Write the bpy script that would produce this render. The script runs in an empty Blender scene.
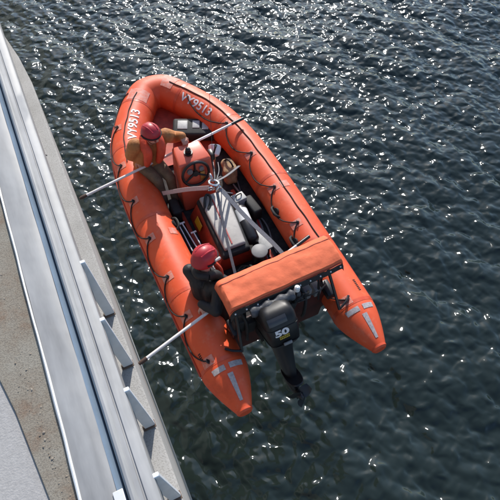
import bpy, bmesh, math, random
import numpy as np
from mathutils import Vector, Matrix, noise

random.seed(7)
S = bpy.context.scene
COL = S.collection
V = Vector
R = math.radians

# ------------------------------------------------------------------ camera
cam_d = bpy.data.cameras.new('camera')
cam = bpy.data.objects.new('camera', cam_d)
COL.objects.link(cam)
S.camera = cam
yaw, pit, rol, fpx = 0.480, 0.964, 0.043, 504.5
Fw = V((math.sin(yaw) * math.cos(pit), math.cos(yaw) * math.cos(pit), -math.sin(pit)))
R0 = V((math.cos(yaw), -math.sin(yaw), 0))
U0 = R0.cross(Fw)
Rt = R0 * math.cos(rol) + U0 * math.sin(rol)
Up = Rt.cross(Fw)
M = Matrix((Rt, Up, -Fw)).transposed().to_4x4()
M.translation = V((-1.479, -2.126, 4.926))
cam.matrix_world = M
cam_d.sensor_width = 36.0
cam_d.lens = 36.0 * fpx / 500.0
cam_d.clip_start = 0.05
cam_d.clip_end = 3000

# ------------------------------------------------------------------ sky, sun, exposure
SUN_EL, SUN_AZ = R(35.0), R(24.0)            # azimuth from +Y towards +X
w = bpy.data.worlds.new('World')
S.world = w
w.use_nodes = True
nt = w.node_tree
nt.nodes.clear()
sky = nt.nodes.new('ShaderNodeTexSky')
sky.sky_type = 'NISHITA'
sky.sun_disc = False
sky.sun_elevation = SUN_EL
sky.sun_rotation = SUN_AZ
sky.air_density = 1.0
sky.dust_density = 0.8
sky.ozone_density = 2.0
bg = nt.nodes.new('ShaderNodeBackground')
bg.inputs[1].default_value = 0.15
wo = nt.nodes.new('ShaderNodeOutputWorld')
nt.links.new(sky.outputs[0], bg.inputs[0])
nt.links.new(bg.outputs[0], wo.inputs[0])
sl = bpy.data.lights.new('sun', 'SUN')
sl.energy = 4.2
sl.angle = R(0.5)
sl.color = (1.0, 0.95, 0.88)
sun = bpy.data.objects.new('sun', sl)
COL.objects.link(sun)
sd = V((math.sin(SUN_AZ) * math.cos(SUN_EL), math.cos(SUN_AZ) * math.cos(SUN_EL), math.sin(SUN_EL)))
sun.rotation_euler = sd.to_track_quat('Z', 'Y').to_euler()
sun.location = sd * 60
S.view_settings.view_transform = 'Standard'
S.view_settings.look = 'None'
S.view_settings.gamma = 1
S.view_settings.use_curve_mapping = False
S.view_settings.exposure = 0.3
S.cycles.max_bounces = 8
S.cycles.sample_clamp_indirect = 4.0
S.cycles.sample_clamp_direct = 5.0
S.cycles.filter_width = 1.9
S.cycles.caustics_reflective = False
S.cycles.caustics_refractive = False

WATER_Z = -3.6

# ------------------------------------------------------------------ materials
def mat(name, col, rough=0.5, metal=0.0, spec=0.5, var=0.0, vscale=8.0, col2=None, bump=0.0, bscale=60.0,
        coat=0.0, aniso=None):
    m = bpy.data.materials.new(name)
    m.use_nodes = True
    n = m.node_tree
    b = n.nodes['Principled BSDF']
    b.inputs['Base Color'].default_value = (*col, 1)
    b.inputs['Roughness'].default_value = rough
    b.inputs['Metallic'].default_value = metal
    b.inputs['Specular IOR Level'].default_value = spec
    if coat:
        b.inputs['Coat Weight'].default_value = coat
        b.inputs['Coat Roughness'].default_value = 0.15
    tc = n.nodes.new('ShaderNodeTexCoord')
    if var or col2:
        t = n.nodes.new('ShaderNodeTexNoise')
        t.inputs['Scale'].default_value = vscale
        t.inputs['Detail'].default_value = 8
        t.inputs['Roughness'].default_value = 0.65
        if aniso:
            mp = n.nodes.new('ShaderNodeMapping')
            mp.inputs['Scale'].default_value = aniso
            n.links.new(tc.outputs['Object'], mp.inputs[0])
            n.links.new(mp.outputs[0], t.inputs['Vector'])
        else:
            n.links.new(tc.outputs['Object'], t.inputs['Vector'])
        r = n.nodes.new('ShaderNodeValToRGB')
        c2 = col2 or tuple(min(1, c * (1 + var)) for c in col)
        c1 = col if col2 else tuple(c * (1 - var) for c in col)
        r.color_ramp.elements[0].position = 0.35
        r.color_ramp.elements[1].position = 0.65
        r.color_ramp.elements[0].color = (*c1, 1)
        r.color_ramp.elements[1].color = (*c2, 1)
        n.links.new(t.outputs['Fac'], r.inputs[0])
        n.links.new(r.outputs[0], b.inputs['Base Color'])
    if bump:
        t2 = n.nodes.new('ShaderNodeTexNoise')
        t2.inputs['Scale'].default_value = bscale
        t2.inputs['Detail'].default_value = 5
        n.links.new(tc.outputs['Object'], t2.inputs['Vector'])
        bn = n.nodes.new('ShaderNodeBump')
        bn.inputs['Strength'].default_value = bump
        bn.inputs['Distance'].default_value = 0.02
        n.links.new(t2.outputs['Fac'], bn.inputs['Height'])
        n.links.new(bn.outputs[0], b.inputs['Normal'])
    return m

MT = {}
def tube_mat():
    m = mat('orange_hypalon', (0.74, 0.080, 0.018), 0.44, col2=(0.80, 0.112, 0.034), vscale=2.4, bump=0.10, bscale=6)
    n = m.node_tree; b = n.nodes['Principled BSDF']
    src = b.inputs['Base Color'].links[0].from_socket
    tc = n.nodes.new('ShaderNodeTexCoord')
    t = n.nodes.new('ShaderNodeTexNoise'); t.inputs['Scale'].default_value = 7; t.inputs['Detail'].default_value = 11; t.inputs['Roughness'].default_value = 0.78
    n.links.new(tc.outputs['Object'], t.inputs['Vector'])
    r = n.nodes.new('ShaderNodeValToRGB')
    r.color_ramp.elements[0].position = 0.54; r.color_ramp.elements[0].color = (0, 0, 0, 1)
    r.color_ramp.elements[1].position = 0.78; r.color_ramp.elements[1].color = (0.75, 0.75, 0.75, 1)
    n.links.new(t.outputs['Fac'], r.inputs[0])
    mx = n.nodes.new('ShaderNodeMixRGB'); mx.inputs[2].default_value = (0.74, 0.26, 0.15, 1)
    n.links.new(r.outputs[0], mx.inputs[0]); n.links.new(src, mx.inputs[1])
    t3 = n.nodes.new('ShaderNodeTexNoise'); t3.inputs['Scale'].default_value = 3.3; t3.inputs['Detail'].default_value = 9; t3.inputs['Roughness'].default_value = 0.7
    n.links.new(tc.outputs['Object'], t3.inputs['Vector'])
    r3 = n.nodes.new('ShaderNodeValToRGB')
    r3.color_ramp.elements[0].position = 0.30; r3.color_ramp.elements[0].color = (0.62, 0.55, 0.55, 1)
    r3.color_ramp.elements[1].position = 0.46; r3.color_ramp.elements[1].color = (1, 1, 1, 1)
    n.links.new(t3.outputs['Fac'], r3.inputs[0])
    m2 = n.nodes.new('ShaderNodeMixRGB'); m2.blend_type = 'MULTIPLY'; m2.inputs[0].default_value = 0.6
    n.links.new(mx.outputs[0], m2.inputs[1]); n.links.new(r3.outputs[0], m2.inputs[2])
    n.links.new(m2.outputs[0], b.inputs['Base Color'])
    mr = n.nodes.new('ShaderNodeMapRange'); mr.inputs[3].default_value = 0.42; mr.inputs[4].default_value = 0.64
    n.links.new(t3.outputs['Fac'], mr.inputs[0]); n.links.new(mr.outputs[0], b.inputs['Roughness'])
    return m
MT['tube'] = tube_mat()
MT['tube_dark'] = mat('orange_rubber_cap', (0.66, 0.082, 0.026), 0.5, var=0.08)
MT['seamtape'] = mat('seam_tape', (0.60, 0.060, 0.018), 0.38, col2=(0.66, 0.10, 0.04), vscale=12)
MT['seam'] = mat('seam_strip', (0.42, 0.045, 0.02), 0.5)
MT['patch'] = mat('faded_patch', (0.66, 0.32, 0.26), 0.6, col2=(0.70, 0.135, 0.065), vscale=22)
MT['tape'] = mat('reflective_tape', (0.40, 0.36, 0.36), 0.45, var=0.25, vscale=40)
MT['white_ink'] = mat('white_lettering', (0.80, 0.76, 0.74), 0.6)
MT['rope'] = mat('black_cord', (0.012, 0.010, 0.010), 0.75)
MT['black'] = mat('black_plastic', (0.012, 0.012, 0.014), 0.38)
MT['rubber'] = mat('black_rubber', (0.018, 0.018, 0.018), 0.7, var=0.4, vscale=20)
MT['cowl'] = mat('cowling_paint', (0.011, 0.011, 0.012), 0.42, spec=0.4, var=0.3, vscale=25)
MT['floor'] = mat('floor_mat', (0.028, 0.026, 0.026), 0.85, var=0.5, vscale=14, bump=0.2)
MT['inner'] = mat('inner_fabric', (0.40, 0.04, 0.015), 0.6, var=0.25, vscale=9)
MT['hull'] = mat('hull_fabric', (0.10, 0.03, 0.02), 0.6, var=0.3)
MT['console'] = mat('orange_gelcoat', (0.72, 0.13, 0.07), 0.35, var=0.08, vscale=6)
MT['cover'] = mat('orange_canvas', (0.76, 0.16, 0.065), 0.8, var=0.10, vscale=5, bump=0.25, bscale=16)
MT['steel'] = mat('stainless', (0.62, 0.62, 0.62), 0.22, metal=1.0)
MT['alu'] = mat('dull_aluminium', (0.62, 0.63, 0.64), 0.4, metal=0.8, var=0.12, vscale=10)
MT['pole'] = mat('pole_white', (0.74, 0.70, 0.68), 0.35, var=0.1, vscale=12)
MT['tip'] = mat('brown_tip', (0.06, 0.03, 0.02), 0.7)
MT['cushion'] = mat('pale_vinyl', (0.40, 0.38, 0.355), 0.55, var=0.10, vscale=7, bump=0.1, bscale=20)
MT['red'] = mat('red_stripe', (0.35, 0.02, 0.02), 0.6)
MT['yellow'] = mat('yellow_mark', (0.65, 0.36, 0.02), 0.5)
MT['gold'] = mat('gold_decal', (0.55, 0.40, 0.05), 0.45)
MT['grey'] = mat('grey_plastic', (0.20, 0.20, 0.20), 0.55, var=0.15)
MT['lgrey'] = mat('light_grey_panel', (0.45, 0.45, 0.43), 0.55, var=0.15, vscale=20)
MT['dgrey'] = mat('dark_grey_tarp', (0.075, 0.078, 0.085), 0.55, var=0.4, vscale=11, bump=0.5, bscale=14)
MT['white'] = mat('white_plastic', (0.80, 0.80, 0.78), 0.35)
MT['strap'] = mat('grey_webbing', (0.27, 0.265, 0.27), 0.75, var=0.15, vscale=60)
MT['strap_dark'] = mat('dark_webbing', (0.16, 0.16, 0.17), 0.7, var=0.2, vscale=60)
MT['strap_pink'] = mat('pale_webbing', (0.58, 0.47, 0.46), 0.75, var=0.1, vscale=60)
MT['helmet'] = mat('red_helmet', (0.44, 0.018, 0.030), 0.45, coat=0.08, var=0.12, vscale=9)
MT['skin'] = mat('skin', (0.56, 0.28, 0.20), 0.55, var=0.08, vscale=40)
MT['tan'] = mat('tan_fabric', (0.42, 0.165, 0.05), 0.75, var=0.16, vscale=9, bump=0.35, bscale=11)
MT['vest'] = mat('orange_vest', (0.70, 0.08, 0.035), 0.7, var=0.15, vscale=14, bump=0.3, bscale=25)
MT['drysuit'] = mat('black_drysuit', (0.013, 0.013, 0.015), 0.6, bump=0.4, bscale=18)
MT['trousers'] = mat('grey_trousers', (0.17, 0.12, 0.075), 0.8, var=0.2, vscale=12, bump=0.3, bscale=18)
MT['boot'] = mat('black_boot', (0.015, 0.015, 0.015), 0.5)
MT['eye'] = mat('eye_dark', (0.02, 0.015, 0.012), 0.2)
MT['lip'] = mat('lips', (0.42, 0.14, 0.11), 0.5)
MT['glass'] = mat('lamp_lens', (0.75, 0.78, 0.80), 0.1)
MT['bag'] = mat('tan_canvas', (0.34, 0.22, 0.12), 0.85, var=0.3, vscale=16, bump=0.4, bscale=25)

# ------------------------------------------------------------------ helpers
def link(name, bm, m, parent=None, smooth=True):
    me = bpy.data.meshes.new(name)
    bm.normal_update()
    bm.to_mesh(me)
    bm.free()
    mats = m if isinstance(m, (list, tuple)) else [m]
    for x in mats:
        me.materials.append(x)
    if smooth:
        for p in me.polygons:
            p.use_smooth = True
        try:
            me.set_sharp_from_angle(angle=R(38))
        except Exception:
            pass
    o = bpy.data.objects.new(name, me)
    COL.objects.link(o)
    if parent is not None:
        o.parent = parent
        o.matrix_parent_inverse = parent.matrix_basis.inverted()
    return o

def tag(o, label=None, cat=None, group=None, kind=None):
    if label: o['label'] = label
    if cat: o['category'] = cat
    if group: o['group'] = group
    if kind: o['kind'] = kind
    return o

def thing(name, label, cat, loc=(0, 0, 0), group=None):
    o = bpy.data.objects.new(name, None)
    o.empty_display_size = 0.1
    o.location = loc
    COL.objects.link(o)
    return tag(o, label, cat, group)

def BM(): return bmesh.new()

def basis(z, hint=None):
    z = V(z).normalized()
    h = V(hint) if hint is not None else (V((0, 0, 1)) if abs(z.z) < 0.95 else V((1, 0, 0)))
    x = h.cross(z)
    if x.length < 1e-6: x = V((0, 1, 0)).cross(z)
    x.normalize()
    return x, z.cross(x), z

def box(bm, c, size, rot=None, bevel=0.0, seg=2):
    r = bmesh.ops.create_cube(bm, size=1.0)
    vs = r['verts']
    bmesh.ops.scale(bm, vec=V(size), verts=vs)
    if bevel > 0:
        es = list({e for v in vs for e in v.link_edges})
        rr = bmesh.ops.bevel(bm, geom=es, offset=bevel, segments=seg, affect='EDGES', profile=0.5)
        vs = list({v for f in rr['faces'] for v in f.verts} | {v for v in vs if v.is_valid})
    Mx = Matrix.Translation(V(c)) @ (rot.to_4x4() if rot is not None else Matrix.Identity(4))
    bmesh.ops.transform(bm, matrix=Mx, verts=vs)
    return vs

def hexa(bm, pts, bevel=0.0, seg=2):
    """8 corner points: 4 bottom (ccw) then 4 top"""
    vs = [bm.verts.new(p) for p in pts]
    fs = [(3, 2, 1, 0), (4, 5, 6, 7), (0, 1, 5, 4), (1, 2, 6, 5), (2, 3, 7, 6), (3, 0, 4, 7)]
    for f in fs: bm.faces.new([vs[i] for i in f])
    if bevel:
        es = list({e for v in vs for e in v.link_edges})
        bmesh.ops.bevel(bm, geom=es, offset=bevel, segments=seg, affect='EDGES', profile=0.5)

def pipe(bm, pts, rad, n=10, cap=True, hint=None):
    pts = [V(p) for p in pts]
    rads = rad if isinstance(rad, (list, tuple)) else [rad] * len(pts)
    rings = []
    xprev = None
    for i, p in enumerate(pts):
        t = (pts[min(i + 1, len(pts) - 1)] - pts[max(i - 1, 0)])
        if t.length < 1e-9: t = V((0, 0, 1))
        t.normalize()
        if xprev is None:
            x, y, _ = basis(t, hint)
        else:
            x = xprev - t * xprev.dot(t)
            if x.length < 1e-6: x = basis(t)[0]
            x.normalize()
            y = t.cross(x)
        xprev = x
        rings.append([bm.verts.new(p + (x * math.cos(a) + y * math.sin(a)) * rads[i])
                      for a in [2 * math.pi * k / n for k in range(n)]])
    for a, b in zip(rings, rings[1:]):
        for k in range(n):
            bm.faces.new((a[k], a[(k + 1) % n], b[(k + 1) % n], b[k]))
    if cap:
        bm.faces.new(list(reversed(rings[0])))
        bm.faces.new(rings[-1])
    return rings

def smooth_path(pts, sub=8):
    """Catmull-Rom through pts"""
    P = [V(p) for p in pts]
    P = [P[0] * 2 - P[1]] + P + [P[-1] * 2 - P[-2]]
    out = []
    for i in range(1, len(P) - 2):
        a, b, c, d = P[i - 1], P[i], P[i + 1], P[i + 2]
        for k in range(sub):
            t = k / sub
            out.append(0.5 * ((2 * b) + (c - a) * t + (2 * a - 5 * b + 4 * c - d) * t * t + (3 * b - a - 3 * c + d) * t ** 3))
    out.append(P[-2])
    return out

def ribbon(bm, pts, width, side=None, thick=0.004):
    """flat strap following pts; side = direction of its width"""
    pts = [V(p) for p in pts]
    rows = []
    for i, p in enumerate(pts):
        t = (pts[min(i + 1, len(pts) - 1)] - pts[max(i - 1, 0)]).normalized()
        s = V(side) if side is not None else t.cross(V((0, 0, 1)))
        s = (s - t * s.dot(t)).normalized()
        nrm = s.cross(t).normalized()
        wd = width[i] if isinstance(width, (list, tuple)) else width
        rows.append([bm.verts.new(p + s * a * wd / 2 + nrm * b * thick / 2) for a, b in ((-1, -1), (1, -1), (1, 1), (-1, 1))])
    for a, b in zip(rows, rows[1:]):
        for k in range(4):
            bm.faces.new((a[k], a[(k + 1) % 4], b[(k + 1) % 4], b[k]))
    bm.faces.new(list(reversed(rows[0])))
    bm.faces.new(rows[-1])

def ball(bm, c, r, sc=(1, 1, 1), rot=None, u=14, v=9):
    rr = bmesh.ops.create_uvsphere(bm, u_segments=u, v_segments=v, radius=r)
    Mx = Matrix.Translation(V(c)) @ (rot.to_4x4() if rot is not None else Matrix.Identity(4)) @ Matrix.Diagonal((*sc, 1))
    bmesh.ops.transform(bm, matrix=Mx, verts=rr['verts'])

def torus(bm, c, axis, Rr, r, n=32, k=8):
    x, y, z = basis(axis)
    c = V(c)
    rings = []
    for i in range(n):
        a = 2 * math.pi * i / n
        d = x * math.cos(a) + y * math.sin(a)
        rings.append([bm.verts.new(c + d * (Rr + r * math.cos(b)) + z * r * math.sin(b)) for b in [2 * math.pi * j / k for j in range(k)]])
    for i in range(n):
        A, B = rings[i], rings[(i + 1) % n]
        for j in range(k):
            bm.faces.new((A[j], B[j], B[(j + 1) % k], A[(j + 1) % k]))

def disc(bm, c, axis, r, h, n=20):
    z = V(axis).normalized()
    pipe(bm, [V(c) - z * h / 2, V(c) + z * h / 2], r, n)

def text_bm(s, height, bold=0.0, cuts=3):
    cu = bpy.data.curves.new('lettering', 'FONT')
    cu.body = s
    cu.size = 1.0
    cu.offset = bold
    ob = bpy.data.objects.new('lettering', cu)
    COL.objects.link(ob)
    dg = bpy.context.evaluated_depsgraph_get()
    me = bpy.data.meshes.new_from_object(ob.evaluated_get(dg))
    bpy.data.objects.remove(ob)
    bpy.data.curves.remove(cu)
    bm = bmesh.new()
    bm.from_mesh(me)
    bpy.data.meshes.remove(me)
    xs = [v.co.x for v in bm.verts]
    ys = [v.co.y for v in bm.verts]
    k = height / (max(ys) - min(ys))
    cx, cy = (max(xs) + min(xs)) / 2, (max(ys) + min(ys)) / 2
    for v in bm.verts:
        v.co = V(((v.co.x - cx) * k, (v.co.y - cy) * k, 0))
    for _ in range(cuts):
        es = [e for e in bm.edges if e.calc_length() > height * 0.22]
        if not es: break
        bmesh.ops.subdivide_edges(bm, edges=es, cuts=1)
        bmesh.ops.triangulate(bm, faces=bm.faces[:])
    return bm

# ------------------------------------------------------------------ water
def make_water():
    rs = np.random.RandomState(11)
    N, Ls = 1024, 24.0
    dx = Ls / N
    kx = np.fft.fftfreq(N, dx) * 2 * np.pi
    KX, KY = np.meshgrid(kx, kx, indexing='ij')
    K = np.hypot(KX, KY)
    K[0, 0] = 1
    wind = R(68)
    wx, wy = math.sin(wind), math.cos(wind)
    cosd = (KX * wx + KY * wy) / K
    lam = 2 * np.pi / K
    P = K ** -3.6 * np.exp(-(1.5 / (K * 1.3)) ** 2 * 6) * np.exp(-(K * 0.025) ** 2)
    big = 1 / (1 + (K / 14.0) ** 4)
    P *= (0.45 + 0.35 * cosd ** 2) * (1 - big) + big * (0.12 + 1.5 * np.abs(cosd) ** 5)
    P[0, 0] = 0
    A = np.sqrt(P) * (rs.randn(N, N) + 1j * rs.randn(N, N))
    H = np.real(np.fft.ifft2(A))
    # crest sharpening by horizontal (choppy) displacement
    def slope(h): return np.sqrt((np.gradient(h, dx, axis=0) ** 2 + np.gradient(h, dx, axis=1) ** 2).mean())
    sc = 0.205 / slope(H)
    H *= sc
    A *= sc
    DX = np.real(np.fft.ifft2(-1j * KX / K * A)) * 0.8
    DY = np.real(np.fft.ifft2(-1j * KY / K * A)) * 0.8
    x0, y0 = -7.0, -6.0
    n = int(22.6 / dx)
    i = np.arange(n)
    ramp = np.clip(np.minimum(i, n - 1 - i) * dx / 1.5, 0, 1)
    W = ramp[:, None] * ramp[None, :]
    H, DX, DY = H[:n, :n] * W, DX[:n, :n] * W, DY[:n, :n] * W
    X = x0 + i[:, None] * dx + DX
    Y = y0 + i[None, :] * dx + DY
    co = np.stack([X, Y, H + WATER_Z], -1).reshape(-1, 3)
    x1 = x0 + (n - 1) * dx
    y1 = y0 + (n - 1) * dx
    B = 900.0
    ring = np.array([[-B, -B], [x0, -B], [x1, -B], [B, -B], [-B, y0], [B, y0], [-B, y1], [B, y1], [-B, B], [x0, B], [x1, B], [B, B]])
    ring = np.concatenate([ring, np.full((12, 1), WATER_Z)], 1)
    nv = len(co)
    idx = np.arange(n * n).reshape(n, n)
    q = np.stack([idx[:-1, :-1], idx[1:, :-1], idx[1:, 1:], idx[:-1, 1:]], -1).reshape(-1, 4)
    c00, c10, c01, c11 = idx[0, 0], idx[-1, 0], idx[0, -1], idx[-1, -1]
    r = lambda k: nv + k
    extra = np.array([[r(0), r(1), c00, r(4)], [r(1), r(2), c10, c00], [r(2), r(3), r(5), c10],
                      [r(4), c00, c01, r(6)], [c10, r(5), r(7), c11],
                      [r(6), c01, r(9), r(8)], [c01, c11, r(10), r(9)], [c11, r(7), r(11), r(10)]])
    q = np.concatenate([q, extra])
    co = np.concatenate([co, ring])
    me = bpy.data.meshes.new('water')
    me.vertices.add(len(co))
    me.vertices.foreach_set('co', co.astype(np.float32).ravel())
    me.loops.add(q.size)
    me.loops.foreach_set('vertex_index', q.astype(np.int32).ravel())
    me.polygons.add(len(q))
    me.polygons.foreach_set('loop_start', np.arange(0, q.size, 4, dtype=np.int32))
    me.polygons.foreach_set('loop_total', np.full(len(q), 4, dtype=np.int32))
    me.polygons.foreach_set('use_smooth', np.ones(len(q), dtype=bool))
    me.update(calc_edges=True)
    me.validate()
    o = bpy.data.objects.new('water', me)
    COL.objects.link(o)
    m = bpy.data.materials.new('sea_water')
    m.use_nodes = True
    nn = m.node_tree
    nn.nodes.remove(nn.nodes['Principled BSDF'])
    out = nn.nodes['Material Output']
    df = nn.nodes.new('ShaderNodeBsdfDiffuse')
    df.inputs['Color'].default_value = (0.0140, 0.0215, 0.0185, 1)
    gl = nn.nodes.new('ShaderNodeBsdfGlossy')
    gl.distribution = 'BECKMANN'
    gl.inputs['Color'].default_value = (0.92, 0.97, 1.0, 1)
    gl.inputs['Roughness'].default_value = 0.15
    fr = nn.nodes.new('ShaderNodeFresnel')
    fr.inputs['IOR'].default_value = 1.45
    mxs = nn.nodes.new('ShaderNodeMixShader')
    nn.links.new(fr.outputs[0], mxs.inputs[0])
    nn.links.new(df.outputs[0], mxs.inputs[1])
    nn.links.new(gl.outputs[0], mxs.inputs[2])
    nn.links.new(mxs.outputs[0], out.inputs['Surface'])
    tc = nn.nodes.new('ShaderNodeTexCoord')
    mp = nn.nodes.new('ShaderNodeMapping')
    mp.inputs['Rotation'].default_value = (0, 0, wind)
    mp.inputs['Scale'].default_value = (0.85, 1.0, 1.0)
    nn.links.new(tc.outputs['Object'], mp.inputs[0])
    t = nn.nodes.new('ShaderNodeTexNoise')
    t.inputs['Scale'].default_value = 5.0
    t.inputs['Detail'].default_value = 0.4
    t.inputs['Roughness'].default_value = 0.5
    t.inputs['Distortion'].default_value = 0.4
    nn.links.new(mp.outputs[0], t.inputs['Vector'])
    bn = nn.nodes.new('ShaderNodeBump')
    bn.inputs['Strength'].default_value = 1.0
    bn.inputs['Distance'].default_value = 0.067
    nn.links.new(t.outputs['Fac'], bn.inputs['Height'])
    for q in (df, gl, fr):
        nn.links.new(bn.outputs[0], q.inputs['Normal'])
    me.materials.append(m)
    tag(o, kind='structure')
make_water()

# ------------------------------------------------------------------ quay, road, gravel, rail
CX, CY, CZ = M.translation
H_L = 3.1
LEDGE_Z = CZ - H_L              # ~1.83
ROAD_Z = CZ - 0.787 * H_L        # ~2.45
EDGE_X = -1.545
YA, YB = -14.0, 60.0

def concrete_mat():
    m = mat('weathered_concrete', (0.34, 0.31, 0.27), 0.85)
    n = m.node_tree
    b = n.nodes['Principled BSDF']
    tc = n.nodes.new('ShaderNodeTexCoord')
    a = n.nodes.new('ShaderNodeTexNoise'); a.inputs['Scale'].default_value = 3.2; a.inputs['Detail'].default_value = 9; a.inputs['Roughness'].default_value = 0.7
    n.links.new(tc.outputs['Object'], a.inputs['Vector'])
    r = n.nodes.new('ShaderNodeValToRGB')
    r.color_ramp.elements[0].position = 0.3; r.color_ramp.elements[0].color = (0.35, 0.34, 0.32, 1)
    r.color_ramp.elements[1].position = 0.7; r.color_ramp.elements[1].color = (0.46, 0.45, 0.43, 1)
    n.links.new(a.outputs['Fac'], r.inputs[0])
    s = n.nodes.new('ShaderNodeTexNoise'); s.inputs['Scale'].default_value = 110; s.inputs['Detail'].default_value = 3
    n.links.new(tc.outputs['Object'], s.inputs['Vector'])
    sr = n.nodes.new('ShaderNodeValToRGB')
    sr.color_ramp.elements[0].position = 0.36; sr.color_ramp.elements[0].color = (0.55, 0.53, 0.5, 1)
    sr.color_ramp.elements[1].position = 0.5; sr.color_ramp.elements[1].color = (1, 1, 1, 1)
    n.links.new(s.outputs['Fac'], sr.inputs[0])
    mx = n.nodes.new('ShaderNodeMixRGB'); mx.blend_type = 'MULTIPLY'; mx.inputs[0].default_value = 0.5
    n.links.new(r.outputs[0], mx.inputs[1]); n.links.new(sr.outputs[0], mx.inputs[2])
    n.links.new(mx.outputs[0], b.inputs['Base Color'])
    bn = n.nodes.new('ShaderNodeBump'); bn.inputs['Strength'].default_value = 0.3; bn.inputs['Distance'].default_value = 0.006
    n.links.new(s.outputs['Fac'], bn.inputs['Height']); n.links.new(bn.outputs[0], b.inputs['Normal'])
    return m
MT['concrete'] = concrete_mat()

def gravel_mat():
    m = mat('rusty_gravel', (0.3, 0.27, 0.22), 0.95)
    n = m.node_tree
    b = n.nodes['Principled BSDF']
    tc = n.nodes.new('ShaderNodeTexCoord')
    a = n.nodes.new('ShaderNodeTexNoise'); a.inputs['Scale'].default_value = 4.5; a.inputs['Detail'].default_value = 8; a.inputs['Roughness'].default_value = 0.7
    n.links.new(tc.outputs['Object'], a.inputs['Vector'])
    r = n.nodes.new('ShaderNodeValToRGB')
    e = r.color_ramp.elements
    e[0].position = 0.36; e[0].color = (0.215, 0.16, 0.115, 1)
    e[1].position = 0.62; e[1].color = (0.275, 0.255, 0.21, 1)
    x = e.new(0.46); x.color = (0.24, 0.21, 0.165, 1)
    n.links.new(a.outputs['Fac'], r.inputs[0])
    s = n.nodes.new('ShaderNodeTexNoise'); s.inputs['Scale'].default_value = 150; s.inputs['Detail'].default_value = 4
    n.links.new(tc.outputs['Object'], s.inputs['Vector'])
    sr = n.nodes.new('ShaderNodeValToRGB')
    sr.color_ramp.elements[0].position = 0.38; sr.color_ramp.elements[0].color = (0.32, 0.27, 0.24, 1)
    sr.color_ramp.elements[1].position = 0.56; sr.color_ramp.elements[1].color = (1.12, 1.1, 1.08, 1)
    n.links.new(s.outputs['Fac'], sr.inputs[0])
    mx = n.nodes.new('ShaderNodeMixRGB'); mx.blend_type = 'MULTIPLY'; mx.inputs[0].default_value = 0.38
    n.links.new(r.outputs[0], mx.inputs[1]); n.links.new(sr.outputs[0], mx.inputs[2])
    n.links.new(mx.outputs[0], b.inputs['Base Color'])
    bn = n.nodes.new('ShaderNodeBump'); bn.inputs['Strength'].default_value = 0.45; bn.inputs['Distance'].default_value = 0.006
    n.links.new(s.outputs['Fac'], bn.inputs['Height']); n.links.new(bn.outputs[0], b.inputs['Normal'])
    return m
MT['gravel'] = gravel_mat()
MT['asphalt'] = mat('pale_worn_surface', (0.35, 0.338, 0.322), 0.75, var=0.10, vscale=45, bump=0.2, bscale=120)

# quay wall with its ledge
bm = BM()
def slab(bm, xs, zs, y0, y1):
    hexa(bm, [(xs[0], y0, zs[0]), (xs[1], y0, zs[0]), (xs[1], y1, zs[0]), (xs[0], y1, zs[0]),
              (xs[0], y0, zs[1]), (xs[1], y0, zs[1]), (xs[1], y1, zs[1]), (xs[0], y1, zs[1])])
ep = [(EDGE_X, YA), (EDGE_X, CY + 4.55), (EDGE_X - 0.035, CY + 5.0), (EDGE_X - 0.11, CY + 5.5), (EDGE_X - 0.24, CY + 6.1), (EDGE_X - 0.40, CY + 6.8), (EDGE_X - 0.44, YB)]
loop_ = ep + [(-2.05, YB), (-2.05, YA)]
lo = [bm.verts.new((x, y, -9.0)) for x, y in loop_]
hi = [bm.verts.new((x, y, LEDGE_Z)) for x, y in loop_]
for k in range(len(loop_)):
    k2 = (k + 1) % len(loop_)
    bm.faces.new((lo[k], lo[k2], hi[k2], hi[k]))
for k in range(len(ep) - 1):
    pass
bm.faces.new(hi); bm.faces.new(list(reversed(lo)))
bmesh.ops.recalc_face_normals(bm, faces=bm.faces[:])
# soften the water side arris
es = [e for e in bm.edges if all(v.co.x > -2.02 and abs(v.co.z - LEDGE_Z) < 1e-4 for v in e.verts)]
bmesh.ops.bevel(bm, geom=es, offset=0.012, segments=2, affect='EDGES')
qw = thing('quay_wall', 'weathered concrete quay wall with a narrow ledge along the water, below the metal rail', 'wall', (-1.8, 2, WATER_Z))
link('wall_body', bm, MT['concrete'], qw)
bm = BM()
# long hairline joint in the ledge (a thin recessed strip, dark filler)
jp = [(CX - 0.070 * H_L, CY + y * H_L) for y in (1.36, 1.30, 1.22, 1.14)]
pipe(bm, [(x + 0.012 * i, y, LEDGE_Z + 0.001) for i, (x, y) in enumerate(jp)] + [(jp[-1][0] + 0.065, jp[-1][1] - 0.03, LEDGE_Z + 0.001)], 0.0035, 6)
link('ledge_joint', bm, mat('joint_filler', (0.09, 0.08, 0.07), 0.9), qw)

# road body (grey surface) and gravel verge
bm = BM()
slab(bm, (-900, -2.052), (-9.0, ROAD_Z - 0.02), -300, 300)
tag(link('road', bm, MT['asphalt']), kind='structure')
bm = BM()
sR = 0.80 * H_L
def gx(y): return CX - 0.252 * sR + 0.215 * ((y - CY) - 0.416 * sR) * -1.0
gp = []
for i in range(60):
    y = YA + i * 0.5
    gp.append((CX + (-0.252 - 0.21 * ((y - CY) / sR - 0.416) ) * sR + 0.01 * noise.noise((y * 3, 0, 0)), y))
gp = [(max(-3.2, min(-2.056, x)), y) for x, y in gp]
prev = None
for x, y in gp:
    row = [bm.verts.new((x, y, ROAD_Z - 0.016)), bm.verts.new((x + 0.006, y, ROAD_Z - 0.006)), bm.verts.new((-1.93, y, ROAD_Z + 0.0))]
    if prev:
        for k in range(2):
            bm.faces.new((prev[k], prev[k + 1], row[k + 1], row[k]))
    prev = row
bmesh.ops.recalc_face_normals(bm, faces=bm.faces[:])
tag(link('gravel_verge', bm, MT['gravel']), kind='structure')
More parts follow.
